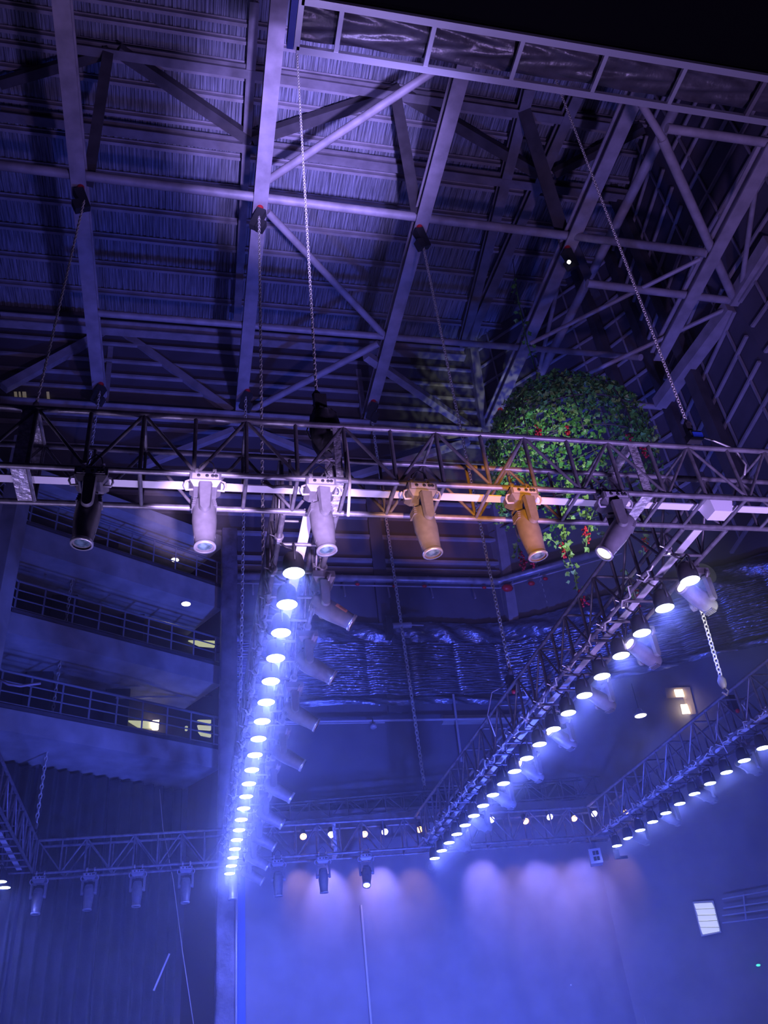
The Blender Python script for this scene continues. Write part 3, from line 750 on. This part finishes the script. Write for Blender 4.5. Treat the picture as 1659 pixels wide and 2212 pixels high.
for i in range(3900):
    th = random.uniform(0, 2 * PI); ph = math.asin(random.uniform(-.12, 1))
    low = ph < .25
    if low and random.random() < .52: continue
    c = dome(th, ph, random.uniform(.93, 1.05)); n = (c - IC).normalized()
    n = (n + V(random.gauss(0, .6), random.gauss(0, .6), random.gauss(-.35, .5))).normalized()
    leaf(fo if random.random() < .72 else fo2, c, n, random.uniform(.065, .115), random.uniform(0, 6.28))
def vine(pts, dens=26, sp=.06, mm=None):
    ln = 0
    for a, b in zip(pts, pts[1:]):
        k = int((b - a).length * dens) + 1
        for i in range(k):
            c = a.lerp(b, i / k) + V(random.gauss(0, sp), random.gauss(0, sp), random.gauss(0, sp * .5))
            leaf(mm if mm is not None and random.random() < .6 else (mm or fo2), c, V(random.gauss(0, 1), random.gauss(-.8, .6), random.gauss(-.3, .6)), random.uniform(.06, .11), random.uniform(0, 6.28))
# lower skirt strands under the rim
for i in range(46):
    th = 2 * PI * i / 46 + random.uniform(-.05, .05)
    if random.random() < .25: continue
    a = dome(th, -.1); ln = random.uniform(.25, .75)
    vine([a, a + V(random.gauss(0, .05), 0, -ln)], 26, .06, fo if random.random() < .6 else fo2)
fo.build('foliage', LEAF, t, kind='stuff', label='dark green ivy leaves'); fo2.build('foliage', LEAF2, t, kind='stuff', label='light green ivy leaves')
def vine_part(pxs, y, lb):
    mm = MB(); pts = [atY(px, py, y) for px, py in pxs]; vine(pts, 30, .045, mm); mm.path(pts, .008, 5); mm.build('vine', LEAF2, t, label=lb)
vine_part([(1142, 1148), (1190, 1165), (1222, 1185), (1238, 1230), (1246, 1268), (1258, 1292)], 10.6, 'long trailing vine')
vine_part([(1232, 1040), (1220, 1100), (1216, 1150), (1234, 1195)], 10.6, 'trailing vine')
vine_part([(1262, 1080), (1272, 1135), (1266, 1180)], 10.4, 'trailing vine')
vine_part([(1385, 1100), (1392, 1150), (1390, 1200)], 10.8, 'trailing vine')
vine_part([(1352, 1230), (1368, 1270), (1374, 1300)], 10.8, 'trailing vine')
vine_part([(1120, 1178), (1118, 1205)], 10.6, 'short vine end')
for px, py, y in ((1137, 852, 10.4), (1164, 935, 9.9), (1228, 938, 9.7), (1363, 950, 10.2), (1392, 975, 10.6), (1128, 1212, 10.6), (1150, 1212, 10.6), (1258, 1294, 10.6), (1266, 1152, 10.4), (1218, 1190, 10.6), (1375, 1290, 10.8), (1394, 1178, 10.8)):
    c = atY(px, py, y); mm = MB()
    for i in range(26):
        z = random.uniform(-.14, .14); mm.ball(c + V(random.gauss(0, .028) * (1 - abs(z) * 2), random.gauss(0, .028), z), .022, 6)
    mm.build('flower_cluster', FLOWER, t, label='hanging red flower cluster')
m = MB(); pts = [atY(1112, 600, 11.0), atY(1120, 650, 11.0), atY(1128, 690, 11.0), atY(1140, 745, 11.0), atY(1160, 808, 11.0)]
m.path(pts, .012, 6); vine(pts, 9, .05, m); m.build('ivy_strand', LEAF, t, label='dark vine strand above the dome')
m = MB(); m.path([atY(1108, 560, 11.0), pts[0]], .008, 5); m.build('hanging_wire', BLACKM, t)

# ------------------------------------------------------------------ back wall fittings: duct, insulation band, rails
zp = 1.6 + .606 * D
t = thing('wall_duct', (1.0, D - .35, zp), 'round dark wall duct with small red fittings, bending at the wall corner', 'pipe')
pts = [V(.83, D - .32, zp), V(CR.x - .22, D - .32, zp)]
for k in range(1, 6): pts.append(Vector((CR.x - .2, D - .32, zp)).lerp(CR + U2 * .3 + IN2 * .32 + V(0, 0, zp), k / 6) + V(0, .05 * math.sin(PI * k / 6), 0))
pts += [Vector((CR.x, CR.y, zp)) + U2 * .5 + IN2 * .32, Vector((CR.x, CR.y, zp)) + U2 * 3.2 + IN2 * .32]
m = MB(); m.path(pts, .088, 12); m.build('duct', PIPEM, t)
m = MB(); m.path([p + V(0, .0, -.19) for p in pts], .02, 6); m.build('tray', STEEL, t)
for px, py, r in ((491, 1260, .11), (772, 1262, .05), (852, 1266, .05), (917, 1266, .055), (1046, 1269, .05), (1096, 1270, .13), (1148, 1260, .08), (1178, 1250, .06)):
    p = atY(px, py, D - .4) if px < 1080 else atV(px, py, CR + IN2 * .4, N2)
    m = MB(); m.ball(p, r, 8, (1.2, .8, .8)); m.build('red_fitting', RED, t, label='small red fitting')
for k in range(6):
    p = pts[0].lerp(pts[1], (k + .5) / 6); m = MB(); m.bar(p + V(0, 0, -.5), p + V(0, .15, .2), .04, .04); m.build('bracket', PIPEM, t)
# insulation band
zt1 = atY(700, 1388, D - .25).z; zb1 = atY(700, 1503, D - .25).z; ztop = atY(700, 1342, D - .25).z
pth = [V(.80, D - .2, 0), V(CR.x - .25, D - .2, 0), CR + U2 * .3 + IN2 * .2, CR + U2 * 10 + IN2 * .2]
def along(s):
    L = [(pth[i + 1] - pth[i]).length for i in range(3)]; T = sum(L); d = s * T
    for i in range(3):
        if d <= L[i] or i == 2: return pth[i].lerp(pth[i + 1], min(1, d / L[i])), T
        d -= L[i]
random.seed(5)
rowph = [random.uniform(0, 6.28) for _ in range(80)]
t = thing('insulation_curtain', (.8, D - .2, zb1), 'wide band of wrinkled dark insulation film along the back and right walls', 'curtain')
def quilt(u, v):
    p, T = along(u); x = u * T
    seam = abs(((x / 1.05) % 1) - .5) * 2
    z = zb1 + (zt1 - zb1) * v
    f = v * 24 + .35 * math.sin(x * 2.1 + rowph[int(v * 20)]) + .25 * math.sin(x * 5.3 + rowph[int(v * 20) + 5])
    d = .07 * abs(math.sin(PI * f)) * (1 - seam ** 8) + random.uniform(-.008, .008)
    nrm = V(0, -1, 0) if x < 6.6 else IN2
    return V(p.x, p.y, z) + nrm * d
m = MB(); m.grid(quilt, 420, 110); m.build('quilted_sheet', QUILT, t)
def crump(z0, z1, amp, fx):
    def g(u, v):
        p, T = along(u); x = u * T; nrm = V(0, -1, 0) if x < 6.6 else IN2
        d = amp * (math.sin(x * fx + 4 * v + 2 * math.sin(x * 1.3)) * .5 + .5) * math.sin(PI * min(1, v * 1.0 + .05)) + random.uniform(0, amp * .3)
        return V(p.x, p.y, z0 + (z1 - z0) * v + .02 * math.sin(x * 3)) + nrm * d
    return g
m = MB(); m.grid(crump(zt1, ztop, .16, 6), 300, 14); m.build('crumpled_top', QUILT, t)
m = MB(); m.grid(crump(zb1 - .22, zb1 - .04, .10, 5), 300, 6); m.build('crumpled_hem', QUILT, t)
# rail along the back wall below the band
p = atY(655, 1559, D - .3)
m = MB(); m.tube((1.0, D - .3, p.z), (CR.x - .2, D - .3, p.z), .03, 8); m.tube((1.0, D - .3, p.z - .05), (4.2, D - .3, p.z - .05), .015, 6); m.build('wall_rail', FIXG, label='thin grey rail along the back wall under the insulation band', cat='rail')
m = MB(); q = atY(950, 1553, D - .12); m.box(((q.x + CR.x) / 2, D - .1, q.z - .02), (CR.x - q.x - .1, .16, .16)); m.build('trim_2', CONC, kind='structure')
m = MB(); a = atY(979, 1500, 17.3); b = atY(997, 1645, 17.3); m.tube(a, b, .028, 8); m.build('hanging_pole', FIXG, label='thin pale pole hanging below the insulation band', cat='pole')
p = atY(806, 1566, D - .35)
t = thing('wall_lamp', p, 'small pale lamp hanging under the thin wall rail', 'lamp')
m = MB(); m.tube(p + V(0, 0, .15), p, .012, 6); m.build('stem', FIXD, t)
m = MB(); m.lathe([(-.08, .05), (-.06, .075), (.0, .07), (.02, .03)], p, n=12); m.build('shade', FIXG, t)
p = atY(848, 1352, D - .55)
t = thing('wall_bracket', p, 'dark wall bracket with a short cylinder, above the insulation band', 'bracket')
m = MB(); m.box(p + V(-.08, .1, 0), (.14, .3, .5)); m.build('plate', FIXD, t)
m = MB(); m.tube(p + V(0, 0, .0), p + V(.45, 0, .03), .07, 10); m.tube(p + V(.45, 0, .03), p + V(.75, 0, .02), .02, 6); m.build('cylinder', FIXG, t)

# ------------------------------------------------------------------ dark pillar and blue strip
p = atY(489, 1900, 17.1)
def pil(u, v):
    a = 2 * PI * u; z = 13.4 * v
    r = .22 + .012 * math.sin(a * 5 + z * 3) + random.uniform(-.008, .008)
    return V(p.x + r * max(-.8, min(.8, math.cos(a) * 1.15)), 17.1 + r * max(-.8, min(.8, math.sin(a) * 1.15)), z)
m = MB(); m.grid(pil, 28, 120); m.build('pillar', mat('pillar_wrap', (.16, .14, .18), .4, 0, .4, 3, .4, 12), label='dark pillar wrapped in crumpled film between curtains and backdrop', cat='pillar')
q = atY(513, 2000, 16.9); q2 = atY(519, 2000, 16.9)
m = MB(); m.tube((q.x - .02, 16.9, 0), (q.x - .02, 16.9, atY(510, 1905, 16.9).z), .022, 8); m.build('upright_pipe', CLAMPM, label='thin bright upright pipe along the pillar edge', cat='pipe')
m = MB(); m.box((q2.x + .02, 17.0, 2.75), (.15, .04, 5.5)); m.build('blue_strip', mat('blue_cloth', (.06, .13, .45), .7), label='narrow blue cloth strip between pillar and backdrop', cat='cloth')

# ------------------------------------------------------------------ backdrop, curtains
bx0 = atY(527, 2000, 17.15).x; bx1 = atY(1362, 2090, 17.12).x
def drop(u, v):
    x = bx0 + (bx1 - bx0) * u
    return V(x, 17.06 + .018 * math.sin(x * 9 + .6 * math.sin(v * 3)) + .02 * math.sin(x * 3.1), 6.7 * v)
m = MB(); m.grid(drop, 200, 12); m.build('backdrop', BACKC, label='tall plain backdrop cloth washed with violet-blue light beams', cat='backdrop')
for a, b, lb in (((780, 1955), (802, 2212), 'thin rope line hanging before the backdrop under the bright-lensed moving head'), ((1345, 1990), (1397, 2212), 'faint rope line hanging before the backdrop at the right')):
    m = MB(); m.tube(atY(*a, 17.0), atY(*b, 17.0), .022, 6); m.build('hanging_line', ROPE, label=lb, cat='rope')
# rolled drape on the dark truss
def roll(u, v):
    x = P1.x + (P2.x - P1.x) * u; a = PI * 1.9 * v; zc = P1b.z + hh * .5 + (P2.z - P1.z) * u
    r = .16 + .03 * math.sin(x * 5) + random.uniform(-.012, .012)
    return V(x, 17.28 + r * .45 * math.cos(a) + (16.85 - 17.0) * u * .5, zc + r * math.sin(a) + .02 * math.sin(x * 9))
m = MB(); m.grid(roll, 120, 14); m.build('rolled_drape', BLACKC, label='black drape rolled up on the dark truss above the backdrop', cat='drape')
def curt2(s0, s1, lb, fr):
    def g(u, v):
        q = s0 + (s1 - s0) * u
        p = P0 + U0 * q + (N0 if N0.y < 0 else -N0) * (-1.22 + .075 * math.sin(q * fr + .9 * math.sin(q * 2.3) + .3 * math.sin(v * 4)))
        return V(p.x, p.y, 7.62 * v)
    m = MB(); m.grid(g, 150, 16); m.build('stage_curtain', BLACKC, label=lb, cat='curtain')
curt2(.05, 1.62, 'black pleated curtain left of the dark pillar', 27)
curt2(1.66, 3.1, 'black pleated curtain behind the left section of the far truss', 23)
curt2(3.14, 5.2, 'black pleated curtain behind the left edge truss', 25)
m = MB(); m.tube(atY(366, 2060, 17.5), atY(332, 2140, 17.5), .02, 6); m.build('leaning_rod', CLAMPM, label='thin bright rod leaning in front of the black curtain', cat='rod')
m = MB(); m.path([atY(345, 1705, 17.3), atY(352, 1790, 17.2), atY(374, 1900, 17.2), atY(395, 2060, 17.2), atY(418, 2212, 17.2)], .008, 5); m.build('hanging_cable', ROPE, label='thin pale cable hanging before the black curtain', cat='cable')

# ------------------------------------------------------------------ balconies
OUT0 = N0 if N0.y < 0 else -N0
def w0(s, z, off=0.0):
    p = P0 + U0 * s + OUT0 * off; return Vector((p.x, p.y, z))
SL = 4.50
U9 = Vector((-.34, -.94, 0)).normalized()
OUT9 = Vector((-U9.y, U9.x, 0)); OUT9 = OUT9 if OUT9.x > 0 else -OUT9
CB = P0 + U0 * SL
def w9(s, z, off=0.0):
    p = CB + U9 * s + OUT9 * off; return Vector((p.x, p.y, z))
wm = MB()
wm.add([w0(-.3, 0, -1.5), w0(SL + 1, 0, -1.5), w0(SL + 1, 13.4, -1.5), w0(-.3, 13.4, -1.5)], [[0, 1, 2, 3]])
wm.add([w0(-.3, 0, -1.7), w0(SL + 1, 0, -1.7), w0(SL + 1, 13.4, -1.7), w0(-.3, 13.4, -1.7)], [[3, 2, 1, 0]])
wm.add([w9(-1, 0, -1.4), w9(9, 0, -1.4), w9(9, 13.4, -1.4), w9(-1, 13.4, -1.4)], [[0, 1, 2, 3]])
wl = wm.build('wall_left', WALL, kind='structure'); wl['_o'] = (0, 0, 0)
def slab(za, zb, nm, lb, rail=True, faint=1.0):
    t = thing('balcony', w0(0, za), lb, 'balcony')
    m = MB()
    poly = [w0(-.12, 0, 0), w0(SL, 0, 0), w9(9, 0, 0), w9(9, 0, -1.6), w0(SL + 1.2, 0, -1.6), w0(-.12, 0, -1.6)]
    n = len(poly); vs = [p + V(0, 0, za) for p in poly] + [p + V(0, 0, zb) for p in poly]
    m.add(vs, [list(range(n)), [n + k for k in range(n)][::-1]] + [[k, n + k, n + (k + 1) % n, (k + 1) % n] for k in range(n)])
    m.build('slab', CONC, t)
    if rail:
        for k, hgt in enumerate((.72, .53, .34, .13)):
            m = MB(); r = .026 if k == 0 else .015
            m.path([w0(-.1, zb + hgt, -.06), w0(SL - .03, zb + hgt, -.06), w9(8, zb + hgt, -.06)], r, 6); m.build('rail', RAILM, t)
        for s in (.0, .55, 1.1, 1.65, 2.2, 2.75, 3.3, 3.9, 4.44):
            m = MB(); m.bar(w0(s, zb, -.06), w0(s, zb + .72, -.06), .03, .03, (0, 1, 0)); m.build('post', RAILM, t)
        for s in (.6, 1.2, 1.8, 2.4, 3.0, 3.6):
            m = MB(); m.bar(w9(s, zb, -.06), w9(s, zb + .72, -.06), .03, .03, (0, 1, 0)); m.build('post', RAILM, t)
        m = MB(); m.bar(w0(-.1, zb + .04, -.04), w0(SL, zb + .04, -.04), .05, .1); m.build('kerb', DARKSTEEL, t)
slab(11.42, 11.98, 'a', 'top balcony of three at the left, behind the front truss moving heads')
slab(9.55, 9.98, 'b', 'middle balcony of three at the left, with two downlights')
slab(7.70, 8.10, 'c', 'lowest balcony of three at the left, above the black curtains')
# columns and doors in the recesses
for s, zz in ((1.6, 8.1), (3.0, 9.98), (1.4, 9.98), (3.3, 8.1), (2.2, 11.98)):
    m = MB(); a = w0(s, zz, -1.3); b = w0(s, zz + 1.46, -1.3); m.bar(a, b, .5, .16, (0, 1, 0)); m.build('wall_pier', DARKSTEEL, wl)
m = MB(); m.bar(w9(.7, 5.0, .12), w9(.7, 13.6, .12), .42, .34, tuple(OUT9)); m.build('trim_3', CONC, kind='structure')
def downlight(px, py, z, rr, lb, mt=WHITE_L, pw=3):
    p = atZ(px, py, z)
    t = thing('downlight', p, lb, 'lamp')
    m = MB(); m.lathe([(-.02, rr + .012), (.0, rr + .02), (.03, rr + .02)], p, n=16); m.build('trim_ring', FIXG, t)
    m = MB(); m.disc(p + V(0, 0, -.022), rr, (0, 0, -1), 16, .01); m.build('lens', mt, t)
    l = spot('downlight_beam', p + V(0, 0, -.06), p + V(0, 0, -2), pw, (1, .93, .8), 150, 1.0, .05)
downlight(402, 1303, 11.40, .10, 'round bright downlight under the top balcony, beside the pillar')
downlight(378, 1208, 13.1, .09, 'bright downlight above the top balcony, partly hidden by its slab')
downlight(128, 1322, 11.40, .08, 'small downlight seen through the middle balcony railing')
# ceiling strip over the top balcony so that the lamp is held
m = MB(); vs = [w0(-.12, 13.14, 0), w0(SL, 13.14, 0), w0(SL, 13.14, -1.6), w0(-.12, 13.14, -1.6)]; m.add(vs + [v + V(0, 0, .3) for v in vs], [[0, 1, 2, 3], [7, 6, 5, 4], [0, 4, 5, 1], [1, 5, 6, 2], [2, 6, 7, 3], [3, 7, 4, 0]]); m.build('trim_4', CONC, kind='structure')
def lit(pxs, off, name, lb, cat, mt=WINL, parent=None):
    q = [atV(x, y, P0 + OUT0 * off, N0) for x, y in pxs]
    m = MB(); n = len(q); m.add(q + [v - OUT0 * .05 for v in q], [list(range(n)), [n + k for k in range(n)][::-1]] + [[k, n + k, n + (k + 1) % n, (k + 1) % n] for k in range(n)])
    return m.build(name, mt, parent, label=lb, cat=cat)
lit([(408, 1383), (464, 1384), (464, 1398), (432, 1395)], -1.35, 'lit_opening', 'bright strip of a lit opening behind the middle balcony rail', 'window')
lit([(277, 1556), (330, 1558), (330, 1574), (300, 1570)], -1.35, 'lit_opening', 'pale ceiling behind the lowest balcony, its light put in as glow', 'window')  # no lamp: the ceiling's lit look is given by emission
lit([(330, 1556), (344, 1555), (342, 1576), (331, 1575)], -1.30, 'lit_lamp', 'brightest small square lamp behind the lowest balcony', 'lamp', WARM)
lo = thing('louvred_opening', atV(430, 1575, P0 + OUT0 * -1.35, N0), 'lit louvred opening beside the pillar behind the lowest balcony rail', 'window')
for k, q in enumerate(([(428, 1555), (456, 1555), (456, 1562), (430, 1560)], [(428, 1566), (456, 1568), (456, 1577), (431, 1575)], [(430, 1580), (456, 1583), (456, 1592), (436, 1588)], [(402, 1568), (406, 1569), (405, 1578), (402, 1577)])):
    lit(q, -1.35, 'pane', None, None, WINL, lo)
for k, q in enumerate((((240, 1484), (460, 1478)), ((250, 1508), (457, 1502)))):
    m = MB(); m.tube(atV(*q[0], P0 + OUT0 * -.9, N0), atV(*q[1], P0 + OUT0 * -.9, N0), .014 + .008 * k, 6); m.build('recess_pipe', RAILM if k == 0 else CLAMPM, label='thin pipe in the recess above the lowest balcony, %s one' % ('upper' if k == 0 else 'lower brighter'), cat='pipe')
p = atV(465, 1478, P0 + OUT0 * -.5, N0)
m = MB(); m.box(p, (.1, .08, .16)); m.build('fire_bell', RED, label='small red box at the pillar end of the recess', cat='box')
m = MB(); m.path([atY(0, 1468, 12), atY(18, 1478, 12), atY(45, 1482, 12), atY(70, 1478, 12), atY(88, 1476, 12)], .02, 6); m.build('loose_cable', FIXG, label='short white cable drooping at the photo\'s left edge', cat='cable')
m = MB()
for k, (xa, xb) in enumerate(((30, 36), (40, 44), (48, 56), (100, 106))):
    m2 = MB(); a = [atY(xa, 846, D + -.12), atY(xb, 846, D - .12), atY(xb + 2, 866, D - .12), atY(xa + 2, 866, D - .12)]
    m2.add(a + [v + V(0, .05, 0) for v in a], [[3, 2, 1, 0], [4, 5, 6, 7], [0, 1, 5, 4], [1, 2, 6, 5], [2, 3, 7, 6], [3, 0, 4, 7]])
    m2.build('louvre_light', glow('dim_louvre', (.5, .42, .25), .18) if k == 0 else bpy.data.materials['dim_louvre'], label='dim yellowish slit high on the wall at the left, %s' % ORD[k], cat='window', group='dim wall slits')

# ------------------------------------------------------------------ right wall openings
def r2(px, py, off=.1): return atV(px, py, CR + IN2 * off, N2)
def quad(pxs, off, th, name, mt, **kw):
    q = [r2(x, y, off) for x, y in pxs]; m = MB(); n = len(q)
    m.add(q + [v - IN2 * th for v in q], [list(range(n))[::-1], [n + k for k in range(n)]] + [[k, (k + 1) % n, n + (k + 1) % n, n + k] for k in range(n)])
    return m.build(name, mt, **kw)
t = thing('wall_opening', r2(1480, 1515, .1), 'warm-lit recess high on the right wall with two lamps', 'window')
quad([(1440, 1480), (1500, 1480), (1512, 1540), (1470, 1545)], .09, .02, 'recess', mat('warm_recess', (.30, .25, .22), .8), t) if False else None
q = [r2(*a, .09) for a in ((1436, 1486), (1490, 1484), (1504, 1542), (1488, 1544), (1476, 1506), (1440, 1508))]
m = MB(); n = len(q); m.add(q + [v - IN2 * .02 for v in q], [list(range(n))[::-1], [n + k for k in range(n)]]); m.build('recess', mat('warm_recess', (.34, .27, .22), .8), t)
for a in ([(1456, 1490), (1474, 1489), (1478, 1504), (1460, 1504)], [(1470, 1522), (1484, 1521), (1491, 1540), (1474, 1541)]):
    q = [r2(*b, .14) for b in a]; m = MB(); m.add(q + [v - IN2 * .04 for v in q], [[3, 2, 1, 0], [4, 5, 6, 7], [0, 1, 5, 4], [1, 2, 6, 5], [2, 3, 7, 6], [3, 0, 4, 7]]); m.build('lamp_panel', WARM, t)
spot('recess_beam', r2(1472, 1500, .5), r2(1485, 1525, 0), 6, (1, .75, .45), 120, 1.0, .05)
p = r2(1383, 1543, .7)
t = thing('pendant_lamp', p, 'small white pendant lamp hanging before the right wall', 'lamp')
m = MB(); m.lathe([(-.03, .13), (.0, .14), (.06, .07), (.10, .06), (.13, .03)], p, n=16); m.build('shade', FIXG, t)
m = MB(); m.disc(p + V(0, 0, -.035), .12, (0, 0, -1), 16, .02); m.build('bulb', WHITE_L, t)
m = MB(); m.tube(p + V(0, 0, .12), p + V(0, 0, .7), .008, 6); m.build('cord', FIXD, t)
# lit louvred window low on the right
t = thing('lit_window', r2(1525, 1985, .12), 'pale glowing louvred window low on the right wall', 'window')
rows = [((1499, 1951), (1538, 1949)), ((1503, 1964), (1543, 1962)), ((1507, 1977), (1546, 1976)), ((1509, 1990), (1549, 1988)), ((1513, 2003), (1553, 2003)), ((1518, 2019), (1554, 2012))]
for a, b in zip(rows, rows[1:]):
    q = [a[0], a[1], b[1], b[0]]; q = [r2(q[0][0], q[0][1] + 1, .14), r2(q[1][0], q[1][1] + 1, .14), r2(q[2][0], q[2][1] - 1, .14), r2(q[3][0], q[3][1] - 1, .14)]
    m = MB(); m.add(q + [v - IN2 * .03 for v in q], [[3, 2, 1, 0], [4, 5, 6, 7]]); m.build('pane', WINL, t)
q = [r2(*a, .10) for a in ((1496, 1948), (1541, 1945), (1558, 2014), (1515, 2023))]
m = MB(); m.add(q + [v - IN2 * .03 for v in q], [[3, 2, 1, 0], [4, 5, 6, 7], [0, 1, 5, 4], [1, 2, 6, 5], [2, 3, 7, 6], [3, 0, 4, 7]]); m.build('frame', RAILM, t)
t = thing('gallery_railing', r2(1600, 1960, .6), 'faint railing beside the glowing window at the right edge', 'railing')
for a, b in (((1560, 1942), (1672, 1922)), ((1562, 1962), (1672, 1946)), ((1560, 1978), (1672, 1962)), ((1560, 1994), (1672, 1980))):
    m = MB(); m.tube(r2(*a, .3), r2(*b, .3), .016, 6); m.build('rail', RAILM, t)
m = MB(); m.tube(r2(1606, 1932, .3), r2(1612, 1990, .3), .016, 6); m.build('post', RAILM, t)
p = r2(1638, 2085, .15); m = MB(); m.ball(p, .035, 8, (1.3, 1, .6)); m.build('exit_light', GREENL, label='tiny green light at the lower right edge', cat='lamp')
p = atY(1233, 2128, 17.08); m = MB(); m.ball(p, .025, 8); m.build('white_tag', CLAMPM, label='tiny white dot on the backdrop near the bottom', cat='tag')

# ------------------------------------------------------------------ boxes under the far truss
p = atV(1286, 1852, TB_A - TB_S * .1, TB_S)
t = thing('speaker_box', p, 'pale square box with dark pattern hanging under the far truss', 'box')
rz = Matrix.Rotation(-.35, 3, 'Z')
m = MB(); m.box(p, (.22, .26, .26), rz); m.build('cabinet', FIXG, t)
m = MB()
for dx, dz in ((-.02, .05), (.04, .05), (-.02, -.05), (.04, -.05)): m.box(p + rz @ V(dx, -.135, dz), (.05, .012, .07), rz)
m.build('dark_pattern', BLACKM, t)
m = MB(); m.tube(p + V(0, 0, .12), V(p.x, p.y + .1, Zc), .012, 6); m.box(p + V(0, 0, .15), (.12, .08, .04)); m.build('clamp', CLAMPM, t)
p = p + V(.42, -.05, .02)
m = MB(); m.box(p, (.08, .08, .16)); m.box(p + V(.12, 0, -.06), (.16, .05, .05)); m.tube(p, V(p.x, p.y + .1, Zc), .01, 6); m.build('junction_box', FIXD, label='small dark device hanging right of the pale square box', cat='box')
# cables along the lengthwise trusses
def loops(x, y0, y1, z, n, lb, mt=CHAINM):
    m = MB(); pts = []
    for k in range(n * 8 + 1):
        u = k / (n * 8); pts.append(V(x + .03 * math.sin(k * 1.9), y0 + (y1 - y0) * u, z + .03 * math.sin(k * 2.3) - .07 * abs(math.sin(PI * u * n))))
    m.path(pts, .010, 5); m.build('power_cable', mt, label=lb, cat='cable')
loops(4.22, 6.0, 15.4, Zc + .03, 19, 'looped cable along the ivy-side par row')
loops(7.64, 9.6, 15.2, Zc + .03, 12, 'looped cable along the right edge par row')
loops(.66, 6.0, 15.6, Zc + .03, 19, 'looped cable along the par row leading to the pillar', FIXD)
m = MB(); m.path([atY(570, 1043, 5.05), atY(590, 1052, 5.02), atY(612, 1050, 5.02), atY(632, 1052, 5.05)], .012, 6); m.build('cable_coil', FIXD, label='small black cable bundle tied under the front truss', cat='cable')
p = atY(1548, 1098, 5.2)
m = MB(); m.box(p, (.24, .2, .16), None, .7); m.build('splitter_box', TRAYW, label='pale tapered box inside the front truss at the right', cat='box')

# ------------------------------------------------------------------ warning sticker on the first side moving head
hd = [c for c in STK[0].children if c.name.split('.')[0] == 'head'][0]
def patch(a0, a1, z0, z1, rr, nm, mt, lb=None):
    m = MB(); n = 8; vs = []
    for zz in (z0, z1):
        for i in range(n + 1):
            t = math.radians(a0 + (a1 - a0) * i / n); r = rr + .0880 - .014 * max(0, (-.06 - zz) / .14)
            vs.append((r * math.cos(t), r * math.sin(t), zz))
    m.add(vs, [[i, i + 1, n + 2 + i, n + 1 + i] for i in range(n)], True); m.build(nm, mt, hd, label=lb)
patch(-8, -78, -.195, -.085, .002, 'warning_sticker', ORANGE, 'pale orange warning sticker')
mk = MB()
hd['_o'] = (0, 0, 0)
for i in range(3): patch(-16 - 7 * i, -20 - 7 * i, -.170, -.105, .0035, 'sticker_print', BLACKM)
for i in range(3): patch(-48 - 7 * i, -51 - 7 * i, -.180, -.115, .0035, 'sticker_print', BLACKM)
HZ = True
if HZ:
    hm = bpy.data.materials.new('stage_haze'); hm.use_nodes = True
    nt = hm.node_tree; nt.nodes.clear()
    out = nt.nodes.new('ShaderNodeOutputMaterial'); vs_ = nt.nodes.new('ShaderNodeVolumeScatter')
    vs_.inputs['Color'].default_value = (.9, .92, 1, 1); vs_.inputs['Density'].default_value = .0145; vs_.inputs['Anisotropy'].default_value = .35
    nt.links.new(vs_.outputs[0], out.inputs['Volume'])
    m = MB(); m.box((4, 11.8, 4.7), (24, 12.6, 9.2)); hz = m.build('stage_haze', hm, label='bluish stage haze hanging around the lamp rows', cat='haze', kind='stuff')
    for x, z, y0, y1, rings, lb in ((.74, 5.16, 5.6, 16.2, ((.15, .05), (.28, .05), (.42, .032), (.60, .011)), 'added haze for lens glow around the par row beside the pillar'),
                                    (4.36, 5.18, 5.6, 15.6, ((.14, .10), (.26, .05)), 'added haze for lens glow around the par row below the ivy'),
                                    (7.78, 5.18, 8.5, 15.6, ((.14, .08), (.24, .04)), 'added haze for lens glow around the par row at the right edge')):
        for k, (r, dn) in enumerate(rings):  # nested tubes of haze added to imitate the camera's lens glow
            h2 = hm.copy(); h2.node_tree.nodes['Volume Scatter'].inputs['Density'].default_value = dn
            m = MB(); m.lathe([(0, r * .4), (.15, r), (y1 - y0 - .15, r), (y1 - y0, r * .4)], (x, y0, z), (0, 1, 0), 24)
            m.build('lens_glow_haze', h2, label='%s %s' % (('dense', 'thin', 'thinner', 'thinnest')[k], lb), cat='haze', kind='stuff')
for o in list(bpy.data.objects):
    if '_o' in o.keys(): del o['_o']
